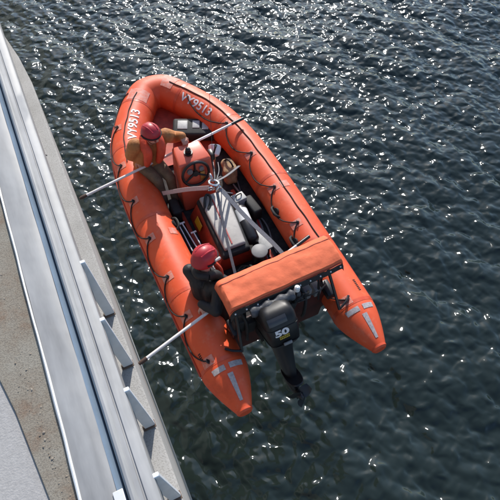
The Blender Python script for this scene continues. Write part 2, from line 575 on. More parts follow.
# inner wall of the trench under the rail belongs to the quay wall
bm = BM()
slab(bm, (-2.0515, -1.935), (LEDGE_Z + 0.001, ROAD_Z - 0.03), YA, YB)
link('road_kerb_face', bm, MT['concrete'], qw)

# loose stones on the verge
def stones(n):
    bm = BM()
    for _ in range(n):
        y = random.uniform(-2.0, 1.2)
        xl = CX + (-0.252 - 0.21 * ((y - CY) / sR - 0.416)) * sR
        x = random.triangular(xl + 0.03, -1.95, -2.02)
        r = random.choice([0.002, 0.0025, 0.003, 0.004, 0.006])
        rr = bmesh.ops.create_icosphere(bm, subdivisions=1, radius=r)
        sc = V((random.uniform(.7, 1.4), random.uniform(.7, 1.4), random.uniform(.4, .8)))
        for v in rr['verts']:
            v.co = V((v.co.x * sc.x * random.uniform(.85, 1.15), v.co.y * sc.y, v.co.z * sc.z)) + V((x, y, ROAD_Z + r * 0.2 - 0.003))
    return bm
tag(link('gravel_stones', stones(260), mat('gravel_stone', (0.20, 0.15, 0.11), 0.9, col2=(0.36, 0.32, 0.26), vscale=25), smooth=False), kind='stuff')

# rail: wide flat capping plate, rolled edge, trough, ridged outer rail, leaning flat posts
def galv(name, base, rough, metal=0.85, streak=(0.8, 14, 14)):
    m = bpy.data.materials.new(name)
    m.use_nodes = True
    n = m.node_tree
    b = n.nodes['Principled BSDF']
    b.inputs['Metallic'].default_value = metal
    tc = n.nodes.new('ShaderNodeTexCoord')
    mp = n.nodes.new('ShaderNodeMapping'); mp.inputs['Scale'].default_value = streak
    n.links.new(tc.outputs['Object'], mp.inputs[0])
    t = n.nodes.new('ShaderNodeTexNoise'); t.inputs['Scale'].default_value = 1.6; t.inputs['Detail'].default_value = 7; t.inputs['Roughness'].default_value = 0.62
    n.links.new(mp.outputs[0], t.inputs['Vector'])
    r = n.nodes.new('ShaderNodeValToRGB')
    r.color_ramp.elements[0].position = 0.3; r.color_ramp.elements[0].color = (*[c * 0.78 for c in base], 1)
    r.color_ramp.elements[1].position = 0.7; r.color_ramp.elements[1].color = (*[min(1, c * 1.2) for c in base], 1)
    n.links.new(t.outputs['Fac'], r.inputs[0]); n.links.new(r.outputs[0], b.inputs['Base Color'])
    mr = n.nodes.new('ShaderNodeMapRange'); mr.inputs[3].default_value = rough * 0.8; mr.inputs[4].default_value = rough * 1.25
    n.links.new(t.outputs['Fac'], mr.inputs[0]); n.links.new(mr.outputs[0], b.inputs['Roughness'])
    t2 = n.nodes.new('ShaderNodeTexNoise'); t2.inputs['Scale'].default_value = 4.0; t2.inputs['Detail'].default_value = 2
    n.links.new(tc.outputs['Object'], t2.inputs['Vector'])
    bn = n.nodes.new('ShaderNodeBump'); bn.inputs['Strength'].default_value = 0.35; bn.inputs['Distance'].default_value = 0.02
    n.links.new(t2.outputs['Fac'], bn.inputs['Height']); n.links.new(bn.outputs[0], b.inputs['Normal'])
    return m
MT['galv'] = galv('galvanised_plate', (0.29, 0.29, 0.286), 0.6, metal=0.12, streak=(8, 1.4, 8))
MT['galv2'] = galv('galvanised_rail', (0.34, 0.34, 0.336), 0.6, metal=0.12, streak=(10, 1.3, 10))

MT['edge'] = mat('bright_plate_edge', (0.74, 0.74, 0.73), 0.45, metal=0.2, var=0.08, vscale=9)

RZ = CZ - 0.78 * H_L
s = 0.78 * H_L
def profile(bm, prof, y0, y1, step, wob=0.0, thick=None):
    """extrude an open x,z profile along y, closed into a sheet of its own thickness"""
    n = int((y1 - y0) / step)
    t = thick
    rows = []
    for i in range(n + 1):
        y = y0 + (y1 - y0) * i / n
        top = []
        for j, (x, z) in enumerate(prof):
            dxw = wob * (noise.noise((y * 2.3, j * 0.2, 1.0)) + 0.5 * noise.noise((y * 6.1, j * 0.2, 5.0)))
            dzw = wob * 0.8 * noise.noise((y * 1.9, j * 0.7, 9.0))
            top.append(V((x + dxw, y, z + dzw)))
        bot = [p - V((0, 0, t)) for p in top]
        rows.append([bm.verts.new(p) for p in top] + [bm.verts.new(p) for p in reversed(bot)])
    m = len(rows[0])
    for a, b in zip(rows, rows[1:]):
        for k in range(m):
            bm.faces.new((a[k], a[(k + 1) % m], b[(k + 1) % m], b[k]))
    bm.faces.new(rows[0]); bm.faces.new(list(reversed(rows[-1])))
    bmesh.ops.recalc_face_normals(bm, faces=bm.faces[:])

rail = thing('guard_rail', 'galvanised metal guard rail of wide flat capping and ridged outer rail along the quay', 'rail', (-1.78, 1.0, LEDGE_Z))
xl, xr = CX - 0.185 * s, CX - 0.126 * s
bm = BM()
profile(bm, [(xl, RZ), (xl + 0.05, RZ + 0.003), (xl + 0.10, RZ), (xr - 0.012, RZ - 0.001), (xr, RZ - 0.006)], YA, 26, 0.07, 0.004, 0.006)
link('capping_plate', bm, MT['galv'], rail)
bm = BM()
profile(bm, [(xl - 0.016, RZ - 0.010), (xl - 0.014, RZ + 0.001), (xl - 0.008, RZ + 0.007), (xl - 0.001, RZ + 0.003)], YA, 26, 0.05, 0.004, 0.010)
link('rolled_edge', bm, MT['edge'], rail)
bm = BM()   # trough side, folded down from the plate
profile(bm, [(xr + 0.0015, RZ - 0.008), (xr + 0.012, RZ - 0.022), (xr + 0.030, RZ - 0.045), (xr + 0.036, RZ - 0.16)], YA, 26, 0.2, 0.0, 0.008)
link('folded_flange', bm, mat('flange_sky_reflection', (0.25, 0.33, 0.42), 0.35, metal=0.25, var=0.1, vscale=5), rail)  # blue in the base colour stands in for sky reflected by the metal
x2, x3 = CX - 0.1095 * s, CX - 0.056 * s
bm = BM()
profile(bm, [(x2 - 0.008, RZ - 0.10), (x2 - 0.003, RZ - 0.02), (x2 + 0.008, RZ + 0.002), (x2 + 0.020, RZ + 0.005), (x2 + 0.030, RZ - 0.001), (x2 + 0.036, RZ - 0.010),
             (x2 + 0.058, RZ - 0.011), (x2 + 0.062, RZ - 0.020), (x2 + 0.068, RZ - 0.020), (x2 + 0.072, RZ - 0.010),
             (x3 - 0.014, RZ - 0.012), (x3 - 0.004, RZ - 0.02), (x3, RZ - 0.06)], YA, 26, 0.1, 0.0012, 0.006)
link('ridged_rail', bm, MT['galv2'], rail)
# posts
py = [CY + v * H_L for v in (0.589, 0.459, 0.323, 0.184, 0.045, -0.09)]
post_m = mat('painted_post', (0.78, 0.80, 0.82), 0.5, metal=0.15, var=0.06, vscale=10)
p0 = None
for i, y in enumerate(py):
    if p0 is None:
        bm = BM()
        xa, za, zb = x3 - 0.020, RZ - 0.018, LEDGE_Z + 0.011
        ty = 0.011
        q = [(EDGE_X - 0.070, zb), (EDGE_X - 0.006, zb), (xa + 0.040, za), (xa - 0.024, za)]
        hexa(bm, [(q[0][0], -ty, q[0][1]), (q[1][0], -ty, q[1][1]), (q[2][0], -ty, q[2][1]), (q[3][0], -ty, q[3][1]),
                  (q[0][0], ty, q[0][1]), (q[1][0], ty, q[1][1]), (q[2][0], ty, q[2][1]), (q[3][0], ty, q[3][1])], 0.003, 1)
        bmesh.ops.recalc_face_normals(bm, faces=bm.faces[:])
        p0 = link('post', bm, post_m, rail)
        p0.location = (0, y, 0)
        bm = BM()
        box(bm, (EDGE_X - 0.040, 0, LEDGE_Z + 0.006), (0.075, 0.045, 0.010), None, 0.002, 1)
        fp = link('foot_plate', bm, mat('brown_foot', (0.16, 0.11, 0.08), 0.8), None)
        fp.parent = p0
    else:
        c = p0.copy(); COL.objects.link(c); c.parent = rail; c.matrix_parent_inverse = p0.matrix_parent_inverse
        c.location = (0, y, 0)
        f2 = fp.copy(); COL.objects.link(f2); f2.parent = c
bm = BM(); box(bm, (xr + 0.006, CY + 0.50, RZ + 0.007), (0.045, 0.15, 0.006), None, 0.002, 1); link('clip_plate', bm, MT['edge'], rail)
bm = BM()
profile(bm, [(x2 + 0.02, RZ - 0.05), (x3 - 0.01, RZ - 0.05)], YA, 26, 2.0, 0.0, 0.30)
link('rail_web', bm, MT['galv'], rail)

# ------------------------------------------------------------------ BOAT
boat = thing('inflatable_boat', 'orange inflatable rescue boat with black outboard, hanging in slings above the water', 'boat', (0, 1.6, -0.45))
RT = 0.243
def bz(y):
    t = max(0.0, (y - 2.2) / 1.9)
    return 0.06 * t * t
half = [(-0.775, -0.80), (-0.780, -0.30), (-0.795, 0.3), (-0.805, 1.0), (-0.81, 1.6), (-0.80, 2.2), (-0.755, 2.7), (-0.655, 3.15), (-0.50, 3.49), (-0.33, 3.77), (-0.17, 3.98), (-0.06, 4.03)]
full = [(x, y) for x, y in half] + [(-x, y) for x, y in reversed(half)]
axis = smooth_path([(x, y, bz(y)) for x, y in full], 12)
# arc length
acc = [0.0]
for a, b in zip(axis, axis[1:]): acc.append(acc[-1] + (b - a).length)
LT = acc[-1]
import bisect
def at_s(s_):
    s_ = max(0.0, min(LT - 1e-6, s_))
    i = min(len(axis) - 2, max(0, bisect.bisect_right(acc, s_) - 1))
    t = (s_ - acc[i]) / max(1e-9, acc[i + 1] - acc[i])
    p = axis[i].lerp(axis[i + 1], t)
    j0, j1 = max(0, i - 2), min(len(axis) - 1, i + 3)
    tg = (axis[j1] - axis[j0]).normalized()
    return p, tg
def rad_s(s_):
    e = min(s_, LT - s_)
    if e < 0.46:
        t = e / 0.46
        return 0.082 + (RT - 0.082) * (1 - (1 - t) ** 1.35)
    return RT
def surf(s_, th, off=0.0):
    """point on the tube: th=0 outboard, 90 up, 180 inboard (degrees)"""
    p, tg = at_s(s_)
    up = V((0, 0, 1)); up = (up - tg * up.dot(tg)).normalized()
    out = up.cross(tg).normalized()
    r = rad_s(s_) + off
    a = R(th)
    rise = V((0, 0, 0))
    e = min(s_, LT - s_)
    if e < 0.46: rise = V((0, 0, 0.05 * (1 - e / 0.46)))
    return p + rise + out * r * math.cos(a) + up * r * math.sin(a)
def s_of_y(y, side):
    best = None
    for i in range(len(axis)):
        if (axis[i].x < 0) == (side < 0):
            d = abs(axis[i].y - y)
            if best is None or d < best[0]: best = (d, acc[i])
    return best[1]

bm = BM()
NS, NA = 260, 40
ss = [LT * i / NS for i in range(NS + 1)]
rings = [[bm.verts.new(surf(a, 360.0 * k / NA)) for k in range(NA)] for a in ss]
for a, b in zip(rings, rings[1:]):
    for k in range(NA):
        bm.faces.new((a[k], a[(k + 1) % NA], b[(k + 1) % NA], b[k]))
bm.faces.new(list(reversed(rings[0]))); bm.faces.new(rings[-1])
bmesh.ops.recalc_face_normals(bm, faces=bm.faces[:])
tube = link('buoyancy_tube', bm, MT['tube'], boat)

for side in (-1, 1):   # cone end caps
    bm = BM()
    s0 = 0.0 if side < 0 else LT
    c, tg = at_s(s0)
    if side < 0: tg = -tg
    c = c + V((0, 0, 0.05))
    pipe(bm, [c - tg * 0.03, c + tg * 0.012, c + tg * 0.03], [0.088, 0.084, 0.066], 24)
    link('cone_cap', bm, MT['tube_dark'], tube)

def tube_patch(bm, s0, s1, t0, t1, off=0.004, ns=6, nt_=6):
    g = [[bm.verts.new(surf(s0 + (s1 - s0) * i / ns, t0 + (t1 - t0) * j / nt_, off)) for j in range(nt_ + 1)] for i in range(ns + 1)]
    for i in range(ns):
        for j in range(nt_):
            bm.faces.new((g[i][j], g[i][j + 1], g[i + 1][j + 1], g[i + 1][j]))
    bmesh.ops.recalc_face_normals(bm, faces=bm.faces[:])
    # outward
    f = bm.faces[0]
    return g

def fix_out(bm):
    for f in bm.faces:
        c = f.calc_center_median()
        best = min(range(0, len(axis), 4), key=lambda i: (axis[i] - c).length_squared)
        if f.normal.dot(c - axis[best]) < 0: f.normal_flip()

YS = [3.27, 2.62, 2.0, 1.42, 0.85, 0.28, -0.27]
att = {-1: [s_of_y(y, -1) for y in YS], 1: [s_of_y(y, 1) for y in [2.83, 2.17, 1.52, 0.86, 0.29, -0.24]]}
# attachment patches and rings
for side in (-1, 1):
    for k, sa in enumerate(att[side]):
        main = 55 if side < 0 else 118
        for th in (main,):
            bm = BM(); tube_patch(bm, sa - 0.05, sa + 0.05, th - 17, th + 17); bm.normal_update(); fix_out(bm)
            link('line_patch', bm, MT['patch'], tube)
        if k % 2 == (0 if side < 0 else 1): continue
        th2 = 128 if side < 0 else 80
        bm = BM(); tube_patch(bm, sa - 0.045, sa + 0.055, th2 - 13, th2 + 13); bm.normal_update(); fix_out(bm)
        link('line_patch', bm, MT['patch'], tube)
# glued overlap seams between the tube panels
for sa in [s_of_y(y, sd) for sd in (-1, 1) for y in (-0.30, 0.60, 1.72, 2.95)] + [s_of_y(3.72, -1), s_of_y(3.72, 1)]:
    bm = BM()
    tube_patch(bm, sa - 0.022, sa + 0.022, 0, 356, 0.0025, 2, 40); bm.normal_update(); fix_out(bm)
    link('seam_tape', bm, MT['seamtape'], tube)
# bow corner chafe patches
for (sa, t0, t1, w_) in ((s_of_y(3.83, -1), 60, 130, 0.11), (s_of_y(3.93, 1), 40, 120, 0.10)):
    bm = BM(); tube_patch(bm, sa - w_, sa + w_, t0, t1, 0.005); bm.normal_update(); fix_out(bm)
    link('bow_patch', bm, MT['patch'], tube)
# reflective T tapes on the cones
for side in (-1, 1):
    sc_ = s_of_y(-0.40, side)
    f = (lambda a: a) if side < 0 else (lambda a: a)
    dr = -1 if side < 0 else 1        # towards the tip
    bm = BM()
    tube_patch(bm, sc_ - 0.028, sc_ + 0.028, 52, 86, 0.004)
    tube_patch(bm, sc_ - 0.028, sc_ + 0.028, 97, 135, 0.004)
    tube_patch(bm, sc_ + dr * 0.07, sc_ + dr * 0.34, 84, 99, 0.004)
    bm.normal_update(); fix_out(bm)
    link('reflective_tape', bm, MT['tape'], tube)
# lettering VY9513 both bows, reading from inside
for side in (-1, 1):
    tb = text_bm('VY9513', 0.122, 0.016)
    sc_ = 0.5 * (s_of_y(3.10, side) + s_of_y(3.60, side)) + (-0.06 if side < 0 else -0.07)
    th0 = 106 if side < 0 else 124
    for v in tb.verts:
        # reading direction runs along +s on both sides, letter tops point outboard
        v.co = surf(sc_ + v.co.x * 1.12, th0 - math.degrees(v.co.y / RT), 0.006)
    bmesh.ops.recalc_face_normals(tb, faces=tb.faces[:])
    tb.normal_update(); fix_out(tb)
    link('registration_number', tb, MT['white_ink'], tube)
# small dark maker's marks near the cones
for side, y in ((-1, -0.22), (1, -0.12)):
    bm = BM()
    sc_ = s_of_y(y, side)
    for k in range(7):
        tube_patch(bm, sc_ + k * 0.022 - 0.06, sc_ + k * 0.022 - 0.06 + 0.012, 38 if side < 0 else 60, 46 if side < 0 else 68, 0.003, 1, 2)
    bm.normal_update(); fix_out(bm)
    link('maker_mark', bm, MT['rope'], tube)
# seam / rubbing strip low on the outboard face
bm = BM()
sq = [0.5 + (LT - 1.0) * i / 200 for i in range(201)]
pipe(bm, [surf(a, 8, 0.004) for a in sq], 0.014, 8)
link('rubbing_strake', bm, MT['seam'], boat)

# life lines: taut top line along the fore part, loops between attachments
def cord(pts, r=0.0075, name='grab_line'):
    bm = BM(); pipe(bm, pts, r, 7)
    return link(name, bm, MT['rope'], tube)
def top_line(s0, s1, th0, th1, n=60):
    return [surf(s0 + (s1 - s0) * i / n, th0 + (th1 - th0) * i / n + 0.7 * math.sin(i * 0.55) + 0.8 * math.sin(i * 0.23), 0.008) for i in range(n + 1)]
cord(top_line(att[-1][1] + 0.02, s_of_y(3.86, -1), 78, 88))
cord(top_line(s_of_y(3.9, 1), att[1][-2], 96, 84, 120))
def loop(s0, s1, thA, dth):
    pts = []
    for i in range(19):
        t = i / 18
        pts.append(surf(s0 + (s1 - s0) * t, thA + dth * (math.sin(math.pi * t) ** 0.75) + random.uniform(-.6, .6), 0.010))
    return pts
bowP = s_of_y(3.86, -1)
la = [bowP] + att[-1]
for a, b in zip(la, la[1:]):
    cord(loop(a, b, 58, -38 - random.uniform(0, 8)))
bowS = s_of_y(3.62, 1)
la = [bowS] + att[1]
for k, (a, b) in enumerate(zip(la, la[1:])):
    cord(loop(a, b, 110, 44 + random.uniform(-4, 6)))
for side in (-1, 1):
    for sa in att[side]:
        bm = BM()
        p = surf(sa, 57 if side < 0 else 112, 0.012)
        nn_ = (surf(sa, 57 if side < 0 else 112, 0.05) - p).normalized()
        torus(bm, p, nn_.cross(at_s(sa)[1]), 0.022, 0.007, 14, 6)
        disc(bm, p - nn_ * 0.004, nn_, 0.02, 0.01, 10)
        link('line_ring', bm, MT['black'], tube)
# valves and carry handles
for side, ys in ((-1, (1.56,)), (1, (1.21, 0.70))):
    for y in ys:
        bm = BM()
        sa = s_of_y(y, side)
        th = 150
        p = surf(sa, th, 0.0); nn_ = (surf(sa, th, 0.1) - p).normalized(); tg = at_s(sa)[1]
        disc(bm, p + nn_ * 0.008, nn_, 0.05, 0.022, 20)
        pipe(bm, smooth_path([p - tg * 0.09 + nn_ * 0.0, p - tg * 0.05 + nn_ * 0.045, p + tg * 0.05 + nn_ * 0.045, p + tg * 0.09], 5), 0.016, 8)
        link('carry_handle', bm, MT['rubber'], tube)

# floor, inner skirts and hull
def inner_x(y): 
    # axis half width at y
    best = min(axis[:len(axis) // 2], key=lambda p: abs(p.y - y))
    return -best.x
bm = BM()
rows = []
for i in range(30):
    y = 0.02 + 3.90 * i / 29
    hx = max(0.12, inner_x(y) - 0.10)
    rows.append([bm.verts.new((hx * a, y, -0.215 + bz(y) * 0.8)) for a in (-1, -.5, 0, .5, 1)])
for a, b in zip(rows, rows[1:]):
    for k in range(4): bm.faces.new((a[k], a[k + 1], b[k + 1], b[k]))
link('floor', bm, MT['floor'], boat)
bm = BM()
rows = []
for i in range(32):
    y = 0.0 + 4.02 * i / 31
    hx = max(0.08, inner_x(y) - 0.02)
    zk = bz(y)
    dp = 0.20 * (1 - (i / 31) ** 3)
    rows.append([bm.verts.new((hx * a, y, z)) for a, z in ((-1, -0.20 + zk), (-0.8, -0.26 + zk), (-.4, -0.25 + zk - dp * .6), (0, -0.26 + zk - dp), (.4, -0.25 + zk - dp * .6), (.8, -0.26 + zk), (1, -0.20 + zk))])
for a, b in zip(rows, rows[1:]):
    for k in range(6): bm.faces.new((a[k], b[k], b[k + 1], a[k + 1]))
bm.faces.new(rows[0])
link('hull_bottom', bm, MT['hull'], boat)
bm = BM()
hexa(bm, [(-0.56, -0.03, -0.38), (0.56, -0.03, -0.38), (0.56, 0.03, -0.38), (-0.56, 0.03, -0.38),
          (-0.60, -0.03, 0.22), (0.60, -0.03, 0.22), (0.60, 0.03, 0.22), (-0.60, 0.03, 0.22)], 0.012)
link('transom', bm, mat('transom_board', (0.07, 0.014, 0.011), 0.5, var=0.3), boat)
bm = BM()
rows = []
for i in range(12):
    y = 2.75 + 1.1 * i / 11
    hx = max(0.10, inner_x(min(y, 3.95)) - 0.07)
    rows.append([bm.verts.new((hx * a, y, -0.13 + 0.10 * i / 11 - 0.04 * (1 - a * a))) for a in (-1, -.6, -.2, .2, .6, 1)])
for a, b in zip(rows, rows[1:]):
    for k in range(5): bm.faces.new((a[k], a[k + 1], b[k + 1], b[k]))
link('bow_dodger', bm, MT['inner'], boat)
# red sole boards either side of the seat pod
bm = BM()
box(bm, (-0.40, 1.45, -0.19), (0.05, 1.5, 0.05), None, 0.01)
box(bm, (0.36, 1.35, -0.19), (0.05, 1.3, 0.05), None, 0.01)
link('stringer', bm, MT['inner'], boat)

for k in range(8):
    bm = BM()
    y0_, y1_ = random.uniform(1.4, 2.4), random.uniform(0.3, 0.9)
    xa_, xb_ = random.uniform(0.34, 0.52), random.uniform(0.30, 0.50)
    pts_ = [(xa_ + (xb_ - xa_) * t + 0.05 * math.sin(5 * t + k), y0_ + (y1_ - y0_) * t, -0.195 + 0.03 * random.random()) for t in (0, .2, .4, .6, .8, 1)]
    pipe(bm, smooth_path(pts_, 6), random.choice([0.008, 0.011, 0.015]), 7)
    link('cable', bm, random.choice([MT['rubber'], MT['grey'], MT['strap_dark'], MT['red']]), boat)
bm = BM(); box(bm, (0.44, 1.55, -0.10), (0.13, 0.30, 0.20), Matrix.Rotation(R(7), 3, 'Z'), 0.03, 3); link('battery_case', bm, MT['rubber'], boat)
bm = BM(); box(bm, (-0.47, 1.92, -0.10), (0.12, 0.26, 0.20), Matrix.Rotation(R(-5), 3, 'Z'), 0.03, 3); link('battery_case', bm, MT['rubber'], boat)
# console
con = BM()
hexa(con, [(-0.34, 1.93, -0.215), (0.12, 1.93, -0.215), (0.10, 2.36, -0.215), (-0.32, 2.36, -0.215),
           (-0.325, 2.03, 0.52), (0.10, 2.03, 0.52), (0.06, 2.33, 0.565), (-0.30, 2.33, 0.565)], 0.028, 3)
console = link('steering_console', con, MT['console'], boat)
wc, wn = V((-0.135, 1.972, 0.375)), V((0.0, -1, 0.16)).normalized()
bm = BM()
torus(bm, wc, wn, 0.170, 0.018, 36, 8)
wx_, wy_, _ = basis(wn)
for a in (90, 210, 330):
    d = wx_ * math.cos(R(a)) + wy_ * math.sin(R(a))
    pipe(bm, [wc - wn * 0.02, wc + d * 0.08 - wn * 0.012, wc + d * 0.168], [0.017, 0.014, 0.011], 8)
disc(bm, wc - wn * 0.012, wn, 0.038, 0.03, 18)
pipe(bm, [wc - wn * 0.10, wc - wn * 0.01], 0.022, 10)
link('steering_wheel', bm, MT['black'], console)
bm = BM()
cp = V((-0.14, 2.18, 0.545))
disc(bm, cp, (0, 0, 1), 0.055, 0.03, 20); disc(bm, cp + V((0, 0, .028)), (0, 0, 1), 0.038, 0.04, 18)
ball(bm, cp + V((0, 0, 0.05)), 0.034)
link('compass', bm, MT['black'], console)
bm = BM()
pn = V((0, -1, 0.14)).normalized()
for (x, z, r) in ((-0.20, 0.41, 0.035), (-0.05, 0.41, 0.03)):
    bm = BM(); disc(bm, V((x, 2.012 + (z - 0.5) * 0.13, z)) + pn * 0.0, pn, r, 0.03, 16)
    link('gauge', bm, MT['grey'], console)
bm = BM()
box(bm, (-0.045, 1.985, 0.30), (0.06, 0.02, 0.14), None, 0.006)
link('switch_panel', bm, mat('brass_panel', (0.45, 0.22, 0.05), 0.5), console)
bm = BM()  # throttle on the starboard side
box(bm, (0.135, 2.12, 0.46), (0.06, 0.12, 0.10), None, 0.015)
pipe(bm, [(0.165, 2.12, 0.47), (0.17, 2.07, 0.60), (0.17, 2.05, 0.66)], [0.014, 0.012, 0.02], 8)
link('throttle', bm, MT['black'], console)

# seat pod
bm = BM()
hexa(bm, [(-0.36, 0.88, -0.215), (0.16, 0.88, -0.215), (0.22, 1.84, -0.215), (-0.33, 1.84, -0.215),
          (-0.27, 0.90, 0.02), (0.10, 0.90, 0.02), (0.20, 1.82, 0.02), (-0.22, 1.82, 0.02)], 0.03)
pod = link('seat_pod', bm, MT['inner'], boat)
bm = BM()
hexa(bm, [(-0.27, 0.87, 0.024), (0.105, 0.87, 0.024), (0.21, 1.83, 0.024), (-0.225, 1.83, 0.024),
          (-0.25, 0.89, 0.10), (0.09, 0.89, 0.10), (0.195, 1.81, 0.10), (-0.21, 1.81, 0.10)], 0.03, 3)
link('seat_rim', bm, MT['rubber'], pod)
bm = BM()
hexa(bm, [(-0.215, 0.935, 0.101), (0.065, 0.935, 0.101), (0.175, 1.80, 0.101), (-0.19, 1.80, 0.101),
          (-0.205, 0.945, 0.150), (0.055, 0.945, 0.150), (0.165, 1.79, 0.150), (-0.18, 1.79, 0.150)], 0.022, 3)
link('seat_cushion', bm, MT['cushion'], pod)
bm = BM()
ribbon(bm, [(-0.045, 1.70, 0.156), (-0.075, 1.3, 0.156), (-0.10, 0.98, 0.156)], 0.014, (1, 0, 0), 0.008)
link('red_lanyard', bm, MT['red'], pod)
bm = BM()
pipe(bm, smooth_path([(-0.19, 1.58, 0.11), (-0.16, 1.66, 0.17), (-0.10, 1.76, 0.18), (-0.06, 1.74, 0.18), (-0.08, 1.66, 0.175), (-0.15, 1.57, 0.15)], 6), 0.017, 8)
link('grab_handle', bm, MT['rubber'], pod)
bm = BM()
hexa(bm, [(-0.322, 1.47, -0.09), (-0.318, 1.47, -0.09), (-0.315, 1.64, -0.09), (-0.320, 1.64, -0.09),
          (-0.285, 1.47, 0.00), (-0.280, 1.47, 0.00), (-0.272, 1.64, 0.00), (-0.277, 1.64, 0.00)])
link('yellow_marking', bm, MT['yellow'], pod)

# stern frame with its cover
frame = BM()
for sx in (-1, 1):
    pipe(frame, smooth_path([(0.52 * sx, 0.06, 0.0), (0.53 * sx, 0.06, 0.4), (0.53 * sx, 0.08, 0.60), (0.44 * sx, 0.10, 0.645), (0, 0.10, 0.65)], 8), 0.022, 10)
    pipe(frame, [(0.52 * sx, -0.02, 0.62), (0.57 * sx, -0.30, 0.20)], 0.017, 8)
    pipe(frame, [(0.42 * sx, -0.01, 0.62), (0.43 * sx, -0.10, 0.20)], 0.015, 8)
    pipe(frame, [(0.54 * sx, 0.22, 0.60), (0.56 * sx, 0.34, 0.10)], 0.015, 8)
    pipe(frame, smooth_path([(0.57 * sx, -0.30, 0.22), (0.66 * sx, -0.27, 0.25), (0.72 * sx, -0.22, 0.255)], 5), 0.014, 8)
    box(frame, (0.55 * sx, -0.06, 0.26), (0.10, 0.20, 0.10), None, 0.02)
frm = link('stern_frame', frame, MT['black'], boat)
def cover_pt(u, v):
    # u 0..1 port->starboard, v 0..1 fore->aft over the top
    x = -0.60 + 1.30 * u
    prof = [(0.30, 0.60), (0.285, 0.68), (0.22, 0.722), (0.12, 0.725), (0.02, 0.715), (-0.055, 0.695), (-0.075, 0.655), (-0.078, 0.645)]
    t = v * (len(prof) - 1); i = min(int(t), len(prof) - 2); f = t - i
    y = prof[i][0] * (1 - f) + prof[i + 1][0] * f
    z = prof[i][1] * (1 - f) + prof[i + 1][1] * f
    e = min(u, 1 - u)
    y += 0.05 * u
    sag = 0.06 * max(0, 1 - e / 0.035) ** 2
    z -= sag
    z += 0.010 * noise.noise((x * 3.2, y * 7, 0.3)) + 0.012 * abs(noise.noise((x * 5 + y * 5, y * 9 - x * 6, 4.3))) + 0.002 * noise.noise((x * 14, y * 20 + x * 8, 2.3))
    z -= 0.012 * (math.sin(math.pi * u * 3) ** 2) * math.sin(math.pi * min(1, max(0, v)))
    y += 0.006 * noise.noise((x * 7, v * 3, 9))
    return V((x, y, z))
bm = BM()
NU, NV = 70, 28
g = [[bm.verts.new(cover_pt(i / NU, j / NV)) for j in range(NV + 1)] for i in range(NU + 1)]
for i in range(NU):
    for j in range(NV):
        bm.faces.new((g[i][j], g[i + 1][j], g[i + 1][j + 1], g[i][j + 1]))
for u in (0, NU):   # triangular end flaps
    c = bm.verts.new(sum((v.co for v in g[u]), V()) / (NV + 1) - V((0, 0, 0.03)))
    for j in range(NV):
        bm.faces.new((g[u][j], g[u][j + 1], c))
bmesh.ops.recalc_face_normals(bm, faces=bm.faces[:])
cover = link('stern_cover', bm, MT['cover'], frm)
so = cover.modifiers.new('thickness', 'SOLIDIFY'); so.thickness = 0.006; so.offset = -1
for v_ in (0.30, 0.83):
    bm = BM()
    pipe(bm, [cover_pt(0.01 + 0.98 * i / 80, v_) + V((0, 0, 0.0005)) for i in range(81)], 0.0045, 6)
    link('hem_stitching', bm, MT['seam'], cover)
bm = BM()
vs = []
for i in range(NU + 1):
    p = cover_pt(i / NU, 1.0)
    vs.append([bm.verts.new(p + V((0, -0.008, 0.010))), bm.verts.new(p + V((0, -0.034, -0.052))), bm.verts.new(p + V((0, -0.022, -0.056)))])
for a, b in zip(vs, vs[1:]):
    bm.faces.new((a[0], b[0], b[1], a[1])); bm.faces.new((a[1], b[1], b[2], a[2])); bm.faces.new((a[2], b[2], b[0], a[0]))
bmesh.ops.recalc_face_normals(bm, faces=bm.faces[:])
link('snap_strip', bm, MT['rubber'], frm)
for k in range(11):
    bm = BM()
    p = cover_pt(0.04 + 0.92 * k / 10, 1.0) + V((0, -0.022, -0.020))
    ball(bm, p, 0.0095, u=10, v=6)
    link('snap_fastener', bm, MT['white'], frm)
bm = BM()
pipe(bm, smooth_path([(-0.40, -0.12, 0.585), (-0.2, -0.13, 0.60), (0.0, -0.12, 0.60), (0.12, -0.10, 0.59)], 8), [0.05 + 0.012 * math.sin(i * 1.1) for i in range(25)], 14)
link('rolled_tarp', bm, MT['dgrey'], frm)
bm = BM()
pipe(bm, [(0.085, -0.14, 0.45), (0.085, -0.14, 0.70)], 0.012, 8)
lp = link('light_pole', bm, MT['black'], frm)
bm = BM()
pipe(bm, [(0.085, -0.14, 0.70), (0.085, -0.14, 0.705), (0.085, -0.14, 0.755), (0.085, -0.14, 0.768)], [0.022, 0.029, 0.027, 0.014], 14)
link('white_lamp', bm, MT['white'], lp)
# clutter on the transom: battery box, hoses, wiring
bm = BM()
box(bm, (0.26, 0.02, 0.34), (0.16, 0.20, 0.18), None, 0.02)
box(bm, (0.42, -0.02, 0.30), (0.08, 0.12, 0.14), None, 0.015)
link('battery_box', bm, MT['grey'], boat)
for k in range(7):
    bm = BM()
    a = V((random.uniform(-.02, .2), -0.1, random.uniform(.35, .5)))
    b = V((random.uniform(.2, .5), random.uniform(-.12, .05), random.uniform(.15, .45)))
    mid = (a + b) / 2 + V((0, -0.08, random.uniform(0.05, .15)))
    pipe(bm, smooth_path([a, mid, b, b - V((0, -.05, .2))], 6), random.choice([0.008, 0.011, 0.014]), 7)
    link('hose', bm, MT['rubber'], boat)

